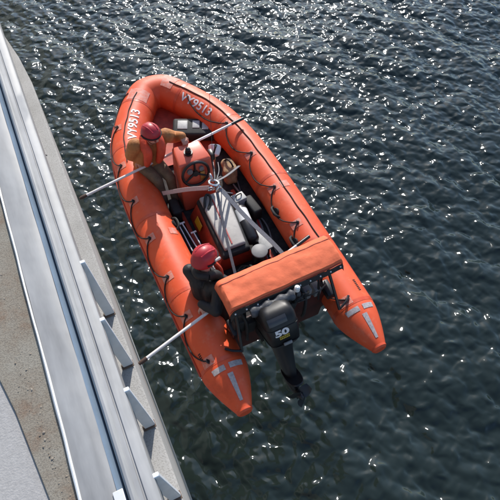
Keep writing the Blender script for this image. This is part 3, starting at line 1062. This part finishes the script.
for sx, x in ((-1, -0.47), (1, 0.20)):
    bm = BM()
    pipe(bm, smooth_path([(x, 0.0, 0.52), (x + 0.03, -0.12, 0.40), (x + 0.02, -0.16, 0.18), (x + 0.06, -0.10, -0.05)], 7), 0.018, 8)
    link('fuel_hose', bm, MT['rubber'], boat)
for x, z, w_ in ((-0.50, 0.32, 0.13), (-0.37, 0.22, 0.10), (0.08, 0.26, 0.12)):
    bm = BM(); box(bm, (x, -0.07, z), (w_, 0.09, 0.22), Matrix.Rotation(R(random.uniform(-12, 12)), 3, 'Y'), 0.02, 2)
    link('rigging_box', bm, MT['rubber'], boat)
# outboard, trimmed up
om = thing('outboard_motor', None, None, (-0.17, -0.10, 0.30))
om.parent = boat; om.matrix_parent_inverse = boat.matrix_basis.inverted()
TILT = R(30)
Mo = Matrix.Translation((-0.165, -0.13, 0.36)) @ Matrix.Rotation(R(-4), 4, 'Y') @ Matrix.Rotation(-TILT, 4, 'X')
def oloft(bm, secs, n=28, p=3.2):
    """secs: (z, yc, hx, hy) superellipse sections in motor space (+y forward)"""
    rings = []
    for (z, yc, hx, hy) in secs:
        ring = []
        for k in range(n):
            a = 2 * math.pi * k / n
            ca, sa = math.cos(a), math.sin(a)
            ring.append(bm.verts.new(Mo @ V((hx * math.copysign(abs(ca) ** (2 / p), ca), yc + hy * math.copysign(abs(sa) ** (2 / p), sa), z))))
        rings.append(ring)
    for a, b in zip(rings, rings[1:]):
        for k in range(n): bm.faces.new((a[k], a[(k + 1) % n], b[(k + 1) % n], b[k]))
    bm.faces.new(list(reversed(rings[0]))); bm.faces.new(rings[-1])
    bmesh.ops.recalc_face_normals(bm, faces=bm.faces[:])
bm = BM()
oloft(bm, [(-0.17, -0.09, 0.13, 0.20), (-0.13, -0.09, 0.160, 0.235), (0.02, -0.09, 0.172, 0.255), (0.15, -0.08, 0.170, 0.250), (0.205, -0.07, 0.158, 0.225), (0.235, -0.06, 0.125, 0.17), (0.242, -0.06, 0.06, 0.09)], p=7)
cowl = link('engine_cowling', bm, MT['cowl'], om)
bm = BM()
oloft(bm, [(-0.182, -0.09, 0.145, 0.215), (-0.145, -0.09, 0.168, 0.245), (-0.138, -0.09, 0.168, 0.245)], p=4.5)
link('cowling_seal', bm, MT['rubber'], om)
bm = BM()
oloft(bm, [(-0.95, -0.06, 0.034, 0.13), (-0.80, -0.05, 0.052, 0.14), (-0.62, -0.05, 0.075, 0.14), (-0.36, -0.05, 0.100, 0.16), (-0.17, -0.07, 0.125, 0.19)], p=2.8)
link('drive_leg', bm, MT['black'], om)
bm = BM()
oloft(bm, [(-0.735, -0.13, 0.085, 0.18), (-0.722, -0.13, 0.09, 0.19), (-0.712, -0.13, 0.085, 0.18)], p=2.6)
link('cavitation_plate', bm, MT['black'], om)
bm = BM()
pipe(bm, [Mo @ V((0, y, -0.93)) for y in (0.10, 0.06, -0.02, -0.12, -0.20)], [0.015, 0.045, 0.055, 0.050, 0.042], 14)
hexa(bm, [Mo @ V(p) for p in ((-0.006, -0.09, -1.12), (0.006, -0.09, -1.12), (0.006, 0.0, -1.12), (-0.006, 0.0, -1.12),
                              (-0.012, -0.12, -0.95), (0.012, -0.12, -0.95), (0.012, 0.06, -0.95), (-0.012, 0.06, -0.95))])
link('gearcase', bm, MT['black'], om)
bm = BM()
pipe(bm, [Mo @ V((0, y, -0.93)) for y in (-0.20, -0.27, -0.30)], [0.04, 0.034, 0.012], 12)
for k in range(3):
    a0 = 2 * math.pi * k / 3 + 0.5
    rows = []
    for i in range(7):
        r_ = 0.035 + 0.105 * i / 6
        wd = 0.055 * math.sin(math.pi * (0.25 + 0.65 * i / 6)) + 0.01
        row = []
        for q in (-1, 0, 1):
            a = a0 + q * wd / max(r_, 0.05)
            row.append(bm.verts.new(Mo @ V((r_ * math.cos(a), -0.245 + q * 0.028, -0.93 + r_ * math.sin(a)))))
        rows.append(row)
    for A_, B_ in zip(rows, rows[1:]):
        for q in range(2): bm.faces.new((A_[q], A_[q + 1], B_[q + 1], B_[q]))
link('propeller', bm, mat('prop_paint', (0.03, 0.03, 0.032), 0.3, metal=0.3), om)
bm = BM()
box(bm, (-0.165, 0.0, 0.16), (0.24, 0.10, 0.26), None, 0.015)
for sx in (-1, 1):
    box(bm, (-0.165 + 0.11 * sx, -0.09, 0.10), (0.03, 0.16, 0.30), Matrix.Rotation(R(-15), 3, 'X'), 0.008)
link('mounting_bracket', bm, MT['rubber'], om)
# decal faces, on the aft face of the cowling
def aft(x, z, off=0.004):
    # y of aft face at height z from cowling sections
    zs = [(-0.13, -0.325), (0.02, -0.345), (0.15, -0.330), (0.205, -0.295)]
    for (z0, y0), (z1, y1) in zip(zs, zs[1:]):
        if z <= z1 or z1 == 0.205:
            t = (z - z0) / (z1 - z0); y = y0 + (y1 - y0) * t; break
    k = 1 - (abs(x) / 0.172) ** 7
    y = -0.085 + (y + 0.085) * max(0.0, k) ** (1 / 7)
    return Mo @ V((x, y - off, z))
bm = BM()
oloft(bm, [(0.060, -0.09, 0.1735, 0.2565), (0.063, -0.09, 0.1745, 0.2575), (0.066, -0.09, 0.1735, 0.2565)], p=7)
link('cowling_joint', bm, MT['rubber'], cowl)
bm = BM()
box(bm, Mo @ V((0.0, -0.345, -0.125)), (0.09, 0.02, 0.03), Matrix.Rotation(-TILT, 3, 'X'), 0.006)
link('cowling_latch', bm, MT['grey'], cowl)
tb = text_bm('50', 0.075, 0.045)
for v in tb.verts: v.co = aft(v.co.x * 1.55 - 0.03, v.co.y + 0.022, 0.005)
bmesh.ops.recalc_face_normals(tb, faces=tb.faces[:])
link('power_number', tb, MT['white_ink'], cowl)
bm = BM()
for row, z in enumerate((-0.038, -0.061)):
    for k in range(6):
        x = -0.066 + k * 0.018
        q = [aft(x, z, .005), aft(x + 0.014, z, .005), aft(x + 0.014, z + 0.016, .005), aft(x, z + 0.016, .005)]
        bm.faces.new([bm.verts.new(p) for p in q])
link('gold_decal', bm, MT['gold'], cowl)
bm = BM()
g = [[bm.verts.new(aft(-0.135 + 0.19 * i / 8, 0.115 + 0.075 * j / 4, 0.005)) for j in range(5)] for i in range(9)]
for i in range(8):
    for j in range(4): bm.faces.new((g[i][j], g[i + 1][j], g[i + 1][j + 1], g[i][j + 1]))
link('grey_panel', bm, mat('cowl_panel', (0.055, 0.055, 0.06), 0.35), cowl)

# ------------------------------------------------------------------ gear carried in the boat
def pt(p): return V(p)
# bow bag
t = thing('bow_bag', 'black kit bag with pale grey panels stowed flat in the bow of the orange boat', 'bag', (0.28, 3.15, -0.1))
rot = Matrix.Rotation(R(-24), 3, 'Z') @ Matrix.Rotation(R(8), 3, 'X')
bm = BM(); box(bm, (0.28, 3.13, -0.02), (0.60, 0.30, 0.16), rot, 0.035, 3); b0 = link('bag_body', bm, MT['rubber'], t)
for (u, v_, su, sv) in ((-0.16, 0.02, 0.14, 0.15), (0.03, 0.03, 0.10, 0.13), (0.16, 0.0, 0.09, 0.12)):
    bm = BM(); box(bm, V((0.28, 3.13, -0.02)) + rot @ V((u, v_, 0.083)), (su, sv, 0.010), rot, 0.004)
    link('grey_panel', bm, MT['lgrey'], b0)
# kit bag by the console
t = thing('canvas_bag', 'tan canvas holdall standing on the floor at the starboard side of the console', 'bag', (0.42, 2.25, -0.2))
bm = BM()
rot = Matrix.Rotation(R(-12), 3, 'Z')
box(bm, (0.42, 2.22, -0.06), (0.17, 0.26, 0.28), rot, 0.055, 4)
bmesh.ops.subdivide_edges(bm, edges=[e for e in bm.edges if e.calc_length() > .05], cuts=3, use_grid_fill=True)
for v in bm.verts: v.co += V(noise.noise_vector(v.co * 11)) * 0.03
b0 = link('bag_body', bm, MT['bag'], t)
bm = BM(); pipe(bm, smooth_path([(0.38, 2.31, 0.06), (0.41, 2.27, 0.13), (0.43, 2.19, 0.13), (0.45, 2.13, 0.06)], 6), 0.012, 8)
link('bag_handle', bm, MT['rubber'], t)
# search light
t = thing('search_light', 'small white search lamp beside the steering wheel, in front of the tan holdall', 'lamp', (0.27, 2.33, 0.1))
bm = BM(); pipe(bm, [(0.26, 2.34, -0.21), (0.26, 2.34, 0.22)], 0.016, 10); pl = link('lamp_post', bm, MT['steel'], t)
bm = BM(); d = V((0.25, 0.5, 0.35)).normalized(); c = V((0.265, 2.34, 0.28))
pipe(bm, [c - d * 0.075, c - d * 0.06, c, c + d * 0.06], [0.035, 0.062, 0.080, 0.082], 18); link('lamp_shell', bm, MT['white'], t)
bm = BM(); disc(bm, c + d * 0.063, d, 0.070, 0.012, 18); link('lamp_glass', bm, MT['glass'], t)
# canister with white label
t = thing('black_canister', 'black canister with a broad white label lying right of the pale seat', 'canister', (0.25, 1.25, -0.15))
bm = BM(); a, b = V((0.235, 1.52, 0.04)), V((0.185, 0.98, 0.0)); d = (b - a).normalized()
pipe(bm, [a, a + d * .01, a + d * .03, b - d * .05, b - d * .02, b], [0.04, 0.075, 0.088, 0.088, 0.07, 0.03], 22); b0 = link('canister_body', bm, MT['black'], t)
bm = BM(); pipe(bm, [a + d * .06, a + d * .24], 0.0905, 22); link('white_label', bm, MT['white'], b0)
bm = BM(); pipe(bm, [a - d * 0.06, a], 0.022, 10); link('valve_cap', bm, MT['grey'], b0)
# bucket
t = thing('lidded_bucket', 'small dark bucket with a round grey lid just ahead of the orange stern cover', 'bucket', (0.16, 0.78, -0.2))
bm = BM(); pipe(bm, [(0.16, 0.78, -0.213), (0.16, 0.78, 0.10)], [0.075, 0.088], 22); link('bucket_body', bm, MT['black'], t)
bm = BM(); pipe(bm, [(0.16, 0.78, 0.101), (0.16, 0.78, 0.118), (0.16, 0.78, 0.124)], [0.096, 0.096, 0.085], 24); link('lid', bm, MT['grey'], t)
# pale board
t = thing('pale_board', 'pale grey board lying on the floor at the starboard side, beside the bucket', 'board', (0.33, 1.0, -0.2))
bm = BM(); box(bm, (0.31, 1.02, -0.05), (0.12, 0.34, 0.03), Matrix.Rotation(R(6), 3, 'Z') @ Matrix.Rotation(R(-8), 3, 'Y'), 0.008); link('board_panel', bm, MT['lgrey'], t)
bm = BM(); box(bm, (0.31, 1.02, -0.14), (0.08, 0.28, 0.145), Matrix.Rotation(R(6), 3, 'Z'), 0.01); link('board_support', bm, MT['rubber'], t)
# small crate between
t = thing('grey_case', 'small grey case at the forward end of the black canister, beside the lifting ring', 'case', (0.30, 1.68, -0.2))
bm = BM(); box(bm, (0.31, 1.68, -0.08), (0.17, 0.13, 0.26), Matrix.Rotation(R(8), 3, 'Z'), 0.012); b0 = link('case_body', bm, MT['lgrey'], t)
bm = BM(); pipe(bm, smooth_path([(0.27, 1.68, 0.05), (0.28, 1.68, 0.085), (0.34, 1.69, 0.085), (0.35, 1.69, 0.05)], 4), 0.008, 8); link('case_handle', bm, MT['black'], b0)
t = thing('coiled_line', 'dark coiled line lying on the floor between the pale seat and the orange cover', 'rope', (-0.06, 0.66, -0.2))
bm = BM()
pts = []
for i in range(150):
    a = i * 0.32
    r_ = 0.085 + 0.02 * math.sin(i * 0.21) + 0.012 * math.sin(i * 1.7)
    pts.append((-0.05 + r_ * 1.3 * math.cos(a), 0.68 + r_ * math.sin(a), -0.19 + 0.0009 * i + 0.008 * math.sin(i * .9)))
pipe(bm, pts, 0.009, 7)
link('line_coil', bm, mat('green_black_line', (0.035, 0.045, 0.035), 0.8, var=0.4, vscale=50), t)
# paddles
def paddle(p, d, label, ln=0.95):
    d = V(d).normalized(); p = V(p)
    t = thing('paddle', label, 'paddle', p, 'thin paddles stowed along the port side')
    bm = BM(); pipe(bm, [p, p + d * ln], 0.0105, 10); link('shaft', bm, MT['alu'], t)
    bm = BM(); x = d.cross(V((0, 0, 1))).normalized()
    e = p + d * ln
    ribbon(bm, [e - d * 0.02, e + d * 0.06, e + d * 0.20, e + d * 0.30], [0.03, 0.12, 0.14, 0.10], x, 0.012); link('blade', bm, MT['black'], t)
    bm = BM(); pipe(bm, [p - x * 0.035, p + x * 0.035], 0.012, 8); link('grip', bm, MT['white'], t)
paddle((-0.53, 1.64, -0.03), (0.05, -1, -0.13), 'thin pale paddle closest to the port tube, running under the red helmet')
paddle((-0.485, 1.63, -0.02), (0.10, -1, -0.13), 'thin pale paddle in the middle of three ahead of the red helmet')
paddle((-0.405, 1.45, -0.03), (0.07, -1, -0.12), 'shortest showing thin pale paddle, nearest the seat of the boat')
# rope tangle near the ring
t = thing('rope_bundle', 'tangle of thin pale lines and shackle tails hanging beside the lifting ring', 'rope', (0.1, 1.75, 0.1))
for k in range(6):
    bm = BM()
    a = V((-0.10 + random.uniform(-.02, .03), 1.44 + random.uniform(-.02, .03), 0.72))
    b = V((random.uniform(0.05, .34), random.uniform(1.75, 2.25), random.uniform(0.05, 0.3)))
    mid = (a + b) / 2 + V((random.uniform(-.08, .08), random.uniform(-.05, .05), random.uniform(-.15, .02)))
    pipe(bm, smooth_path([a, mid, b], 8), random.choice([0.004, 0.006, 0.008]), 6)
    link('line', bm, random.choice([MT['strap'], MT['lgrey'], MT['rope'], MT['strap_pink'], MT['steel']]), t)

# ------------------------------------------------------------------ lifting sling and hoist rope
RING = V((-0.115, 1.43, 0.74))
sg = thing('lifting_sling', 'grey webbing lifting sling with its steel ring over the middle of the boat', 'sling', RING)
bm = BM()
torus(bm, RING + V((0, 0, 0.01)), (0.3, 0.2, 1), 0.055, 0.013, 26, 8)
torus(bm, RING + V((0.05, -0.03, -0.05)), (1, 0.3, 0.2), 0.032, 0.010, 18, 8)
torus(bm, RING + V((-0.05, -0.02, -0.05)), (0.2, 1, 0.3), 0.032, 0.010, 18, 8)
torus(bm, RING + V((0.02, -0.07, -0.05)), (0.6, -1, 0.2), 0.030, 0.010, 18, 8)
torus(bm, RING + V((0.06, 0.05, -0.04)), (0.6, 0.5, 0.7), 0.030, 0.009, 18, 8)
torus(bm, RING + V((-0.01, 0.05, 0.05)), (1, 0.0, 0.1), 0.04, 0.011, 18, 8)
link('lifting_ring', bm, MT['steel'], sg)
def strap(pts, w_, m, side=None):
    bm = BM(); ribbon(bm, smooth_path(pts, 8), w_, side, 0.006); link('strap', bm, m, sg)
strap([RING + V((-.05, 0, -.05)), RING.lerp(V((-0.56, 2.02, 0.20)), .5) + V((0, 0, -.03)), V((-0.57, 2.03, 0.16))], 0.05, MT['strap_pink'], (0.1, 0.5, 1))
strap([RING + V((0, -.08, -.05)), RING.lerp(V((-0.27, 0.52, 0.25)), .5) + V((0, 0, -.01)), V((-0.27, 0.50, 0.24)), V((-0.30, 0.2, 0.0))], 0.032, MT['strap_dark'], (1, 0.2, 0))
strap([RING + V((.05, -.06, -.05)), RING.lerp(V((0.33, 0.62, 0.22)), .5) + V((0, 0, -.01)), V((0.34, 0.60, 0.22)), V((0.42, 0.3, 0.0))], 0.050, MT['strap'], (1, 0.5, 0.1))
strap([RING + V((.06, .05, -.04)), RING.lerp(V((0.50, 2.1, 0.12)), .5) + V((0, 0, -.02)), V((0.52, 2.12, 0.10))], 0.035, MT['strap_dark'], (1, -0.5, 0.1))
hr = thing('hoist_rope', 'thin dark hoisting rope rising straight up from the lifting ring', 'rope', RING)
bm = BM(); pipe(bm, [RING + V((0, 0, 0.05)), RING + V((0, 0, 6)), RING + V((0, 0, 14))], 0.0022, 8); link('rope_strand', bm, mat('hoist_line', (0.06, 0.06, 0.065), 0.6), hr)

# ------------------------------------------------------------------ the two long poles
def spar(a, b, label):
    a, b = V(a), V(b); d = (b - a).normalized(); L_ = (b - a).length
    t = thing('boat_pole', label, 'pole', a, 'long poles laid across the boat')
    bm = BM(); pipe(bm, [a + d * 0.05, b - d * 0.16], 0.0165, 12); link('shaft', bm, MT['pole'], t)
    bm = BM(); pipe(bm, [a - d * 0.02, a + d * 0.01, a + d * 0.07], [0.014, 0.022, 0.021], 12); link('end_cap', bm, MT['tip'], t)
    bm = BM(); pipe(bm, [b - d * 0.20, b - d * 0.18, b], 0.021, 12); link('hand_grip', bm, MT['black'], t)
    return a, d
P1 = spar((-1.50, 2.20, 0.34), (0.84, 2.69, 0.34), 'long pale pole across the bow, held by the person in tan sleeves')
P2 = spar((-1.52, -0.05, 0.34), (0.68, 0.59, 0.34), 'long pale pole across the stern, passing under the orange cover')

# ------------------------------------------------------------------ people
def person(name, label, J, face_dir, mats, hs=1.0, bulk=1.0):
    """J: joint dict. Body = capsules joined and voxel-remeshed into one continuous surface."""
    t = thing(name, label, 'person', J['hip'])
    prims = []       # (a, b, ra, rb, matkey)
    def cap(a, b, ra, rb, m): prims.append((V(a), V(b), ra, rb, m))
    hip, chest, neck, head = V(J['hip']), V(J['chest']), V(J['neck']), V(J['head'])
    right = V(J['right']).normalized()          # towards the person's right
    fwd = V(face_dir).normalized()
    for sg_ in (-1, 1):
        cap(hip + right * 0.075 * sg_, chest + right * 0.085 * sg_, 0.115, 0.115, 'torso')
        sh = V(J['shR'] if sg_ > 0 else J['shL'])
        cap(chest + right * 0.08 * sg_, sh, 0.10, 0.072, 'sleeve')
        el = V(J['elR'] if sg_ > 0 else J['elL']); wr = V(J['wrR'] if sg_ > 0 else J['wrL'])
        cap(sh, el, 0.078 * bulk, 0.068 * bulk, 'sleeve'); cap(el, wr, 0.068 * bulk, 0.048 * bulk, 'sleeve')
        kn = V(J['knR'] if sg_ > 0 else J['knL']); an = V(J['anR'] if sg_ > 0 else J['anL']); toe = V(J['toR'] if sg_ > 0 else J['toL'])
        cap(hip + right * 0.085 * sg_, kn, 0.098, 0.066, 'leg'); cap(kn, an, 0.066, 0.046, 'leg'); cap(an, toe, 0.05, 0.038, 'boot')
        # hand: palm, four unequal fingers curling round the held thing, thumb from the side
        hd = V(J['hdR'] if sg_ > 0 else J['hdL']).normalized()      # finger direction
        pn_ = V(J['pnR'] if sg_ > 0 else J['pnL']).normalized()     # palm normal (towards the held thing)
        pn_ = (pn_ - hd * pn_.dot(hd)).normalized()
        sd_ = hd.cross(pn_) * sg_
        palm_end = wr + hd * 0.085
        cap(wr, wr + hd * 0.03, 0.031, 0.030, 'hand')
        for q, ln in ((-0.030, 0.062), (-0.010, 0.074), (0.010, 0.070), (0.029, 0.056)):
            k0 = wr + hd * 0.02 + sd_ * q * 0.7
            k1 = palm_end + sd_ * q
            cap(k0, k1, 0.017, 0.0125, 'hand')
            k2 = k1 + (hd * 0.75 + pn_ * 0.65).normalized() * ln * 0.45
            k3 = k2 + (hd * 0.05 + pn_).normalized() * ln * 0.33
            k4 = k3 + (pn_ * 0.6 - hd * 0.8).normalized() * ln * 0.28
            cap(k1, k2, 0.0115, 0.0105, 'hand'); cap(k2, k3, 0.0105, 0.0098, 'hand'); cap(k3, k4, 0.0098, 0.0085, 'hand')
        th0 = wr + hd * 0.03 - sd_ * 0.026
        th1 = th0 + (hd * 0.55 - sd_ * 0.7 + pn_ * 0.4).normalized() * 0.04
        th2 = th1 + (hd * 0.6 + pn_ * 0.8).normalized() * 0.036
        cap(th0, th1, 0.015, 0.012, 'hand'); cap(th1, th2, 0.012, 0.0095, 'hand')
    cap(neck - (neck - chest).normalized() * 0.03, head - V((0, 0, 0.04)), 0.058, 0.054, 'skin')
    # head
    up = V((0, 0, 1)); up = (up - fwd * up.dot(fwd)).normalized()
    rt = fwd.cross(up)
    def hp(f, r_, u): return head + (fwd * f + rt * r_ + up * u) * hs
    cap(hp(-0.012, 0, 0.035), hp(0.012, 0, 0.025), 0.088 * hs, 0.082 * hs, 'skin')
    cap(hp(0.022, 0, -0.02), hp(0.030, 0, -0.078), 0.066 * hs, 0.040 * hs, 'skin')
    cap(hp(0.035, 0.0, -0.055), hp(0.055, 0, -0.083), 0.045 * hs, 0.026 * hs, 'skin')
    cap(hp(0.092, 0, 0.012), hp(0.112, 0, -0.026), 0.010, 0.017, 'skin')
    for q in (-1, 1):
        cap(hp(-0.005, 0.082 * q, 0.012), hp(-0.008, 0.084 * q, -0.025), 0.018, 0.012, 'skin')
        cap(hp(0.062, 0.045 * q, -0.025), hp(0.066, 0.040 * q, -0.035), 0.026, 0.024, 'skin')
    bm = BM()
    for (a, b, ra, rb, m) in prims:
        d = b - a
        L_ = d.length
        if L_ < 1e-5: d = V((0, 0, 1e-3)); L_ = 1e-3
        dn = d / L_
        pts, rr = [], []
        for q in (-80, -55, -28, 0): pts.append(a + dn * ra * math.sin(R(q))); rr.append(ra * math.cos(R(q)))
        for q in (0, 28, 55, 80): pts.append(b + dn * rb * math.sin(R(q))); rr.append(rb * math.cos(R(q)))
        pipe(bm, pts, rr, 14)
    me = bpy.data.meshes.new('tmp'); bm.to_mesh(me); bm.free()
    ob = bpy.data.objects.new('tmp', me); COL.objects.link(ob)
    rm = ob.modifiers.new('remesh', 'REMESH'); rm.mode = 'VOXEL'; rm.voxel_size = 0.0062
    sm = ob.modifiers.new('smooth', 'SMOOTH'); sm.iterations = 3; sm.factor = 0.5
    dg = bpy.context.evaluated_depsgraph_get()
    body_me = bpy.data.meshes.new_from_object(ob.evaluated_get(dg))
    bpy.data.objects.remove(ob); bpy.data.meshes.remove(me)
    keys = ['torso', 'sleeve', 'leg', 'boot', 'hand', 'skin']
    body_me.materials.clear()
    for k in keys: body_me.materials.append(mats[k])
    nf = len(body_me.polygons)
    ctr = np.empty(nf * 3, dtype=np.float32); body_me.polygons.foreach_get('center', ctr); ctr = ctr.reshape(-1, 3)
    best = np.full(nf, 1e9); mi = np.zeros(nf, dtype=np.int32)
    for (a, b, ra, rb, m) in prims:
        A_, B_ = np.array(a), np.array(b); d = B_ - A_; L2 = max(1e-9, (d ** 2).sum())
        tt = np.clip(((ctr - A_) @ d) / L2, 0, 1)
        dist = np.linalg.norm(ctr - (A_ + tt[:, None] * d), axis=1) - (ra + (rb - ra) * tt)
        u = dist < best; best[u] = dist[u]; mi[u] = keys.index(m)
    body_me.polygons.foreach_set('material_index', mi)
    body_me.polygons.foreach_set('use_smooth', np.ones(nf, dtype=bool))
    # fabric folds on the clothing
    nv = len(body_me.vertices)
    body_me.name = 'body'
    body = bpy.data.objects.new('body', body_me); COL.objects.link(body)
    body.parent = t; body.matrix_parent_inverse = t.matrix_basis.inverted()
    # eyes and mouth
    for q in (-1, 1):
        bm = BM(); ball(bm, hp(0.083, 0.032 * q, 0.008), 0.0125, u=10, v=8); link('eye', bm, MT['eye'], body)
    bm = BM(); ball(bm, hp(0.083, 0, -0.060), 0.022, (1.0, 1.0, 0.35), Matrix((rt, fwd, up)).transposed(), 12, 8); link('mouth', bm, MT['lip'], body)
    # helmet: shell with rim, ear covers, chin strap
    bm = BM()
    rotm = Matrix((rt, fwd, up)).transposed()
    rings = []
    n = 28
    for j, ph in enumerate((90, 75, 60, 45, 30, 16, 4, -6)):
        ring = []
        for k in range(n):
            a = 2 * math.pi * k / n
            low = 0.0
            if ph < 20: low = -0.045 * (1 - math.sin(a)) / 2 - 0.0   # lower at the back
            rx, ry, rz = 0.116, 0.134, 0.122
            ridge = 1 + 0.012 * math.cos(6 * a) * math.sin(R(2 * max(0, ph)))
            p = V((rx * math.cos(a) * math.cos(R(ph)) * ridge, ry * math.sin(a) * math.cos(R(ph)) * ridge - 0.008, rz * math.sin(R(ph)) + low + 0.036))
            ring.append(bm.verts.new(head + rotm @ p * hs))
        rings.append(ring)
    for a, b in zip(rings, rings[1:]):
        for k in range(n): bm.faces.new((a[k], b[k], b[(k + 1) % n], a[(k + 1) % n]))
    bmesh.ops.remove_doubles(bm, verts=bm.verts[:], dist=0.0008)
    bmesh.ops.recalc_face_normals(bm, faces=bm.faces[:])
    hm = link('helmet', bm, MT['helmet'], t)
    so_ = hm.modifiers.new('thickness', 'SOLIDIFY'); so_.thickness = 0.008; so_.offset = 1
    bm = BM()
    pts_ = []
    for k in range(31):
        a = R(-20) + R(220) * k / 30
        pts_.append(head + rotm @ (V((0.127 * math.cos(a), 0.145 * math.sin(a) - 0.008, 0.046 - 0.020 * (1 - math.sin(a)) / 2)) * hs))
    pipe(bm, pts_, 0.010 * hs, 8)
    link('goggle_strap', bm, MT['rope'], hm)
    for q in (-1, 1):
        bm = BM()
        pipe(bm, smooth_path([head + rotm @ (V((q * 0.045, 0.085, 0.128)) * hs), head + rotm @ (V((q * 0.05, 0.0, 0.155)) * hs), head + rotm @ (V((q * 0.045, -0.09, 0.128)) * hs)], 5), 0.009 * hs, 8)
        link('helmet_rib', bm, MT['helmet'], hm)
    bm = BM()
    pipe(bm, smooth_path([hp(0.0, -0.103, 0.02), hp(0.03, -0.078, -0.05), hp(0.052, -0.03, -0.112), hp(0.052, 0.03, -0.112), hp(0.03, 0.078, -0.05), hp(0.0, 0.103, 0.02)], 6), 0.0035, 6)
    link('chin_strap', bm, MT['rope'], hm)
    return t, dict(right=right, fwd=fwd, head=head, hp=hp, rotm=rotm, rt=rt, up=up)

def vest(t, J, m, collar=True):
    """inflated life jacket: two front lobes, collar behind the neck, waist belt"""
    chest, hip, neck = V(J['chest']), V(J['hip']), V(J['neck'])
    right = V(J['right']).normalized(); upv = (neck - hip).normalized(); fr = upv.cross(right) * -1
    fr = right.cross(upv) if right.cross(upv).dot(V(J['front'])) > 0 else -right.cross(upv)
    bm = BM()
    for q in (-1, 1):
        pts = smooth_path([neck + right * 0.085 * q - fr * 0.05 + upv * 0.01, neck + right * 0.10 * q + fr * 0.05 - upv * 0.03,
                           chest + right * 0.085 * q + fr * 0.125 + upv * 0.06, chest + right * 0.08 * q + fr * 0.14 - upv * 0.08, chest + right * 0.075 * q + fr * 0.125 - upv * 0.19], 6)
        n = len(pts)
        pipe(bm, pts, [0.036 + 0.020 * math.sin(math.pi * min(1, i / (n - 1) * 0.9 + 0.1)) for i in range(n)], 12)
    pipe(bm, smooth_path([neck - right * 0.09 - fr * 0.04 + upv * 0.01, neck - fr * 0.10 + upv * 0.02, neck + right * 0.09 - fr * 0.04 + upv * 0.01], 6), 0.042, 12)
    return link('life_jacket', bm, m, t)

def on(Pd, x):          # point on a spar at world x
    a, d = Pd
    return a + d * ((x - a.x) / d.x)

# --- bow crew: sits on the port tube facing aft, both hands on the bow pole
g1 = on(P1, -0.68)
J = dict(hip=(-0.56, 2.56, 0.30), chest=(-0.50, 2.50, 0.62), neck=(-0.49, 2.45, 0.77), head=(-0.50, 2.35, 0.92), right=(-0.93, 0.0, 0.0), front=(0.2, -1, 0),
         shR=(-0.69, 2.47, 0.72), shL=(-0.30, 2.49, 0.72), elR=(-0.74, 2.57, 0.50), elL=(-0.16, 2.66, 0.50),
         wrR=tuple(g1 + V((-0.02, 0.10, 0.06))), wrL=(-0.13, 2.41, 0.615),
         hdR=(0.1, -1, -0.35), hdL=(0.1, -1.0, -0.25), pnR=(0, -0.2, -1), pnL=(0, -0.2, -1),
         knR=(-0.56, 2.22, 0.20), knL=(-0.40, 2.20, 0.20), anR=(-0.53, 2.13, -0.16), anL=(-0.40, 2.12, -0.16), toR=(-0.52, 1.95, -0.175), toL=(-0.39, 1.94, -0.175))
for k_ in ('hip', 'chest', 'neck', 'head', 'shR', 'shL', 'elR', 'elL'):
    J[k_] = tuple(V(J[k_]) + V((-0.025, -0.06, -0.035)))
mats1 = dict(torso=MT['tan'], sleeve=MT['tan'], leg=MT['trousers'], boot=MT['boot'], hand=MT['skin'], skin=MT['skin'])
t1, h1 = person('person', 'person in red helmet, orange life jacket and tan sleeves, sitting by the steering console', J, (0.40, -0.85, -0.12), mats1, 0.88, 1.15)
vest(t1, J, MT['vest'])
# --- stern crew: kneels low beside the port tube, black suit
g3, g4 = on(P2, -0.74), V((-0.27, 0.46, 0.20))
J = dict(hip=(-0.62, 0.34, 0.05), chest=(-0.63, 0.46, 0.38), neck=(-0.62, 0.52, 0.57), head=(-0.59, 0.56, 0.715), right=(0.5, -0.86, 0.0), front=(0.86, 0.5, 0),
         shR=(-0.54, 0.31, 0.49), shL=(-0.74, 0.64, 0.48), elR=(-0.66, 0.13, 0.40), elL=(-0.55, 0.72, 0.26),
         wrR=tuple(g3 + V((-0.02, 0.09, 0.05))), wrL=(-0.35, 0.50, 0.20),
         hdR=(0.1, -1, -0.45), hdL=(0.9, -0.4, 0.0), pnR=(0, -0.2, -1), pnL=(0, -0.1, -1),
         knR=(-0.34, 0.36, -0.08), knL=(-0.36, 0.68, -0.10), anR=(-0.60, 0.18, -0.15), anL=(-0.66, 0.52, -0.15), toR=(-0.70, 0.10, -0.17), toL=(-0.76, 0.44, -0.17))
mats2 = dict(torso=MT['drysuit'], sleeve=MT['drysuit'], leg=MT['drysuit'], boot=MT['boot'], hand=MT['skin'], skin=MT['skin'])
t2, h2 = person('person', 'person in red helmet and black drysuit crouching beside the orange stern cover', J, (0.90, 0.28, -0.15), mats2, 1.0, 0.92)
vest(t2, J, MT['rubber'])
bm = BM()
up2 = V((0, 0, 1))
pipe(bm, smooth_path([V((-0.72, 0.60, 0.56)), V((-0.52, 0.66, 0.50)), V((-0.42, 0.58, 0.40)), V((-0.44, 0.50, 0.25))], 6), 0.024, 8)
link('orange_harness', bm, MT['vest'], t2)
bm = BM(); hp = h2['hp']
pipe(bm, [hp(0.03, 0.118, 0.06), hp(0.10, 0.112, 0.05)], [0.014, 0.017], 10); link('helmet_torch', bm, MT['lgrey'], t2)
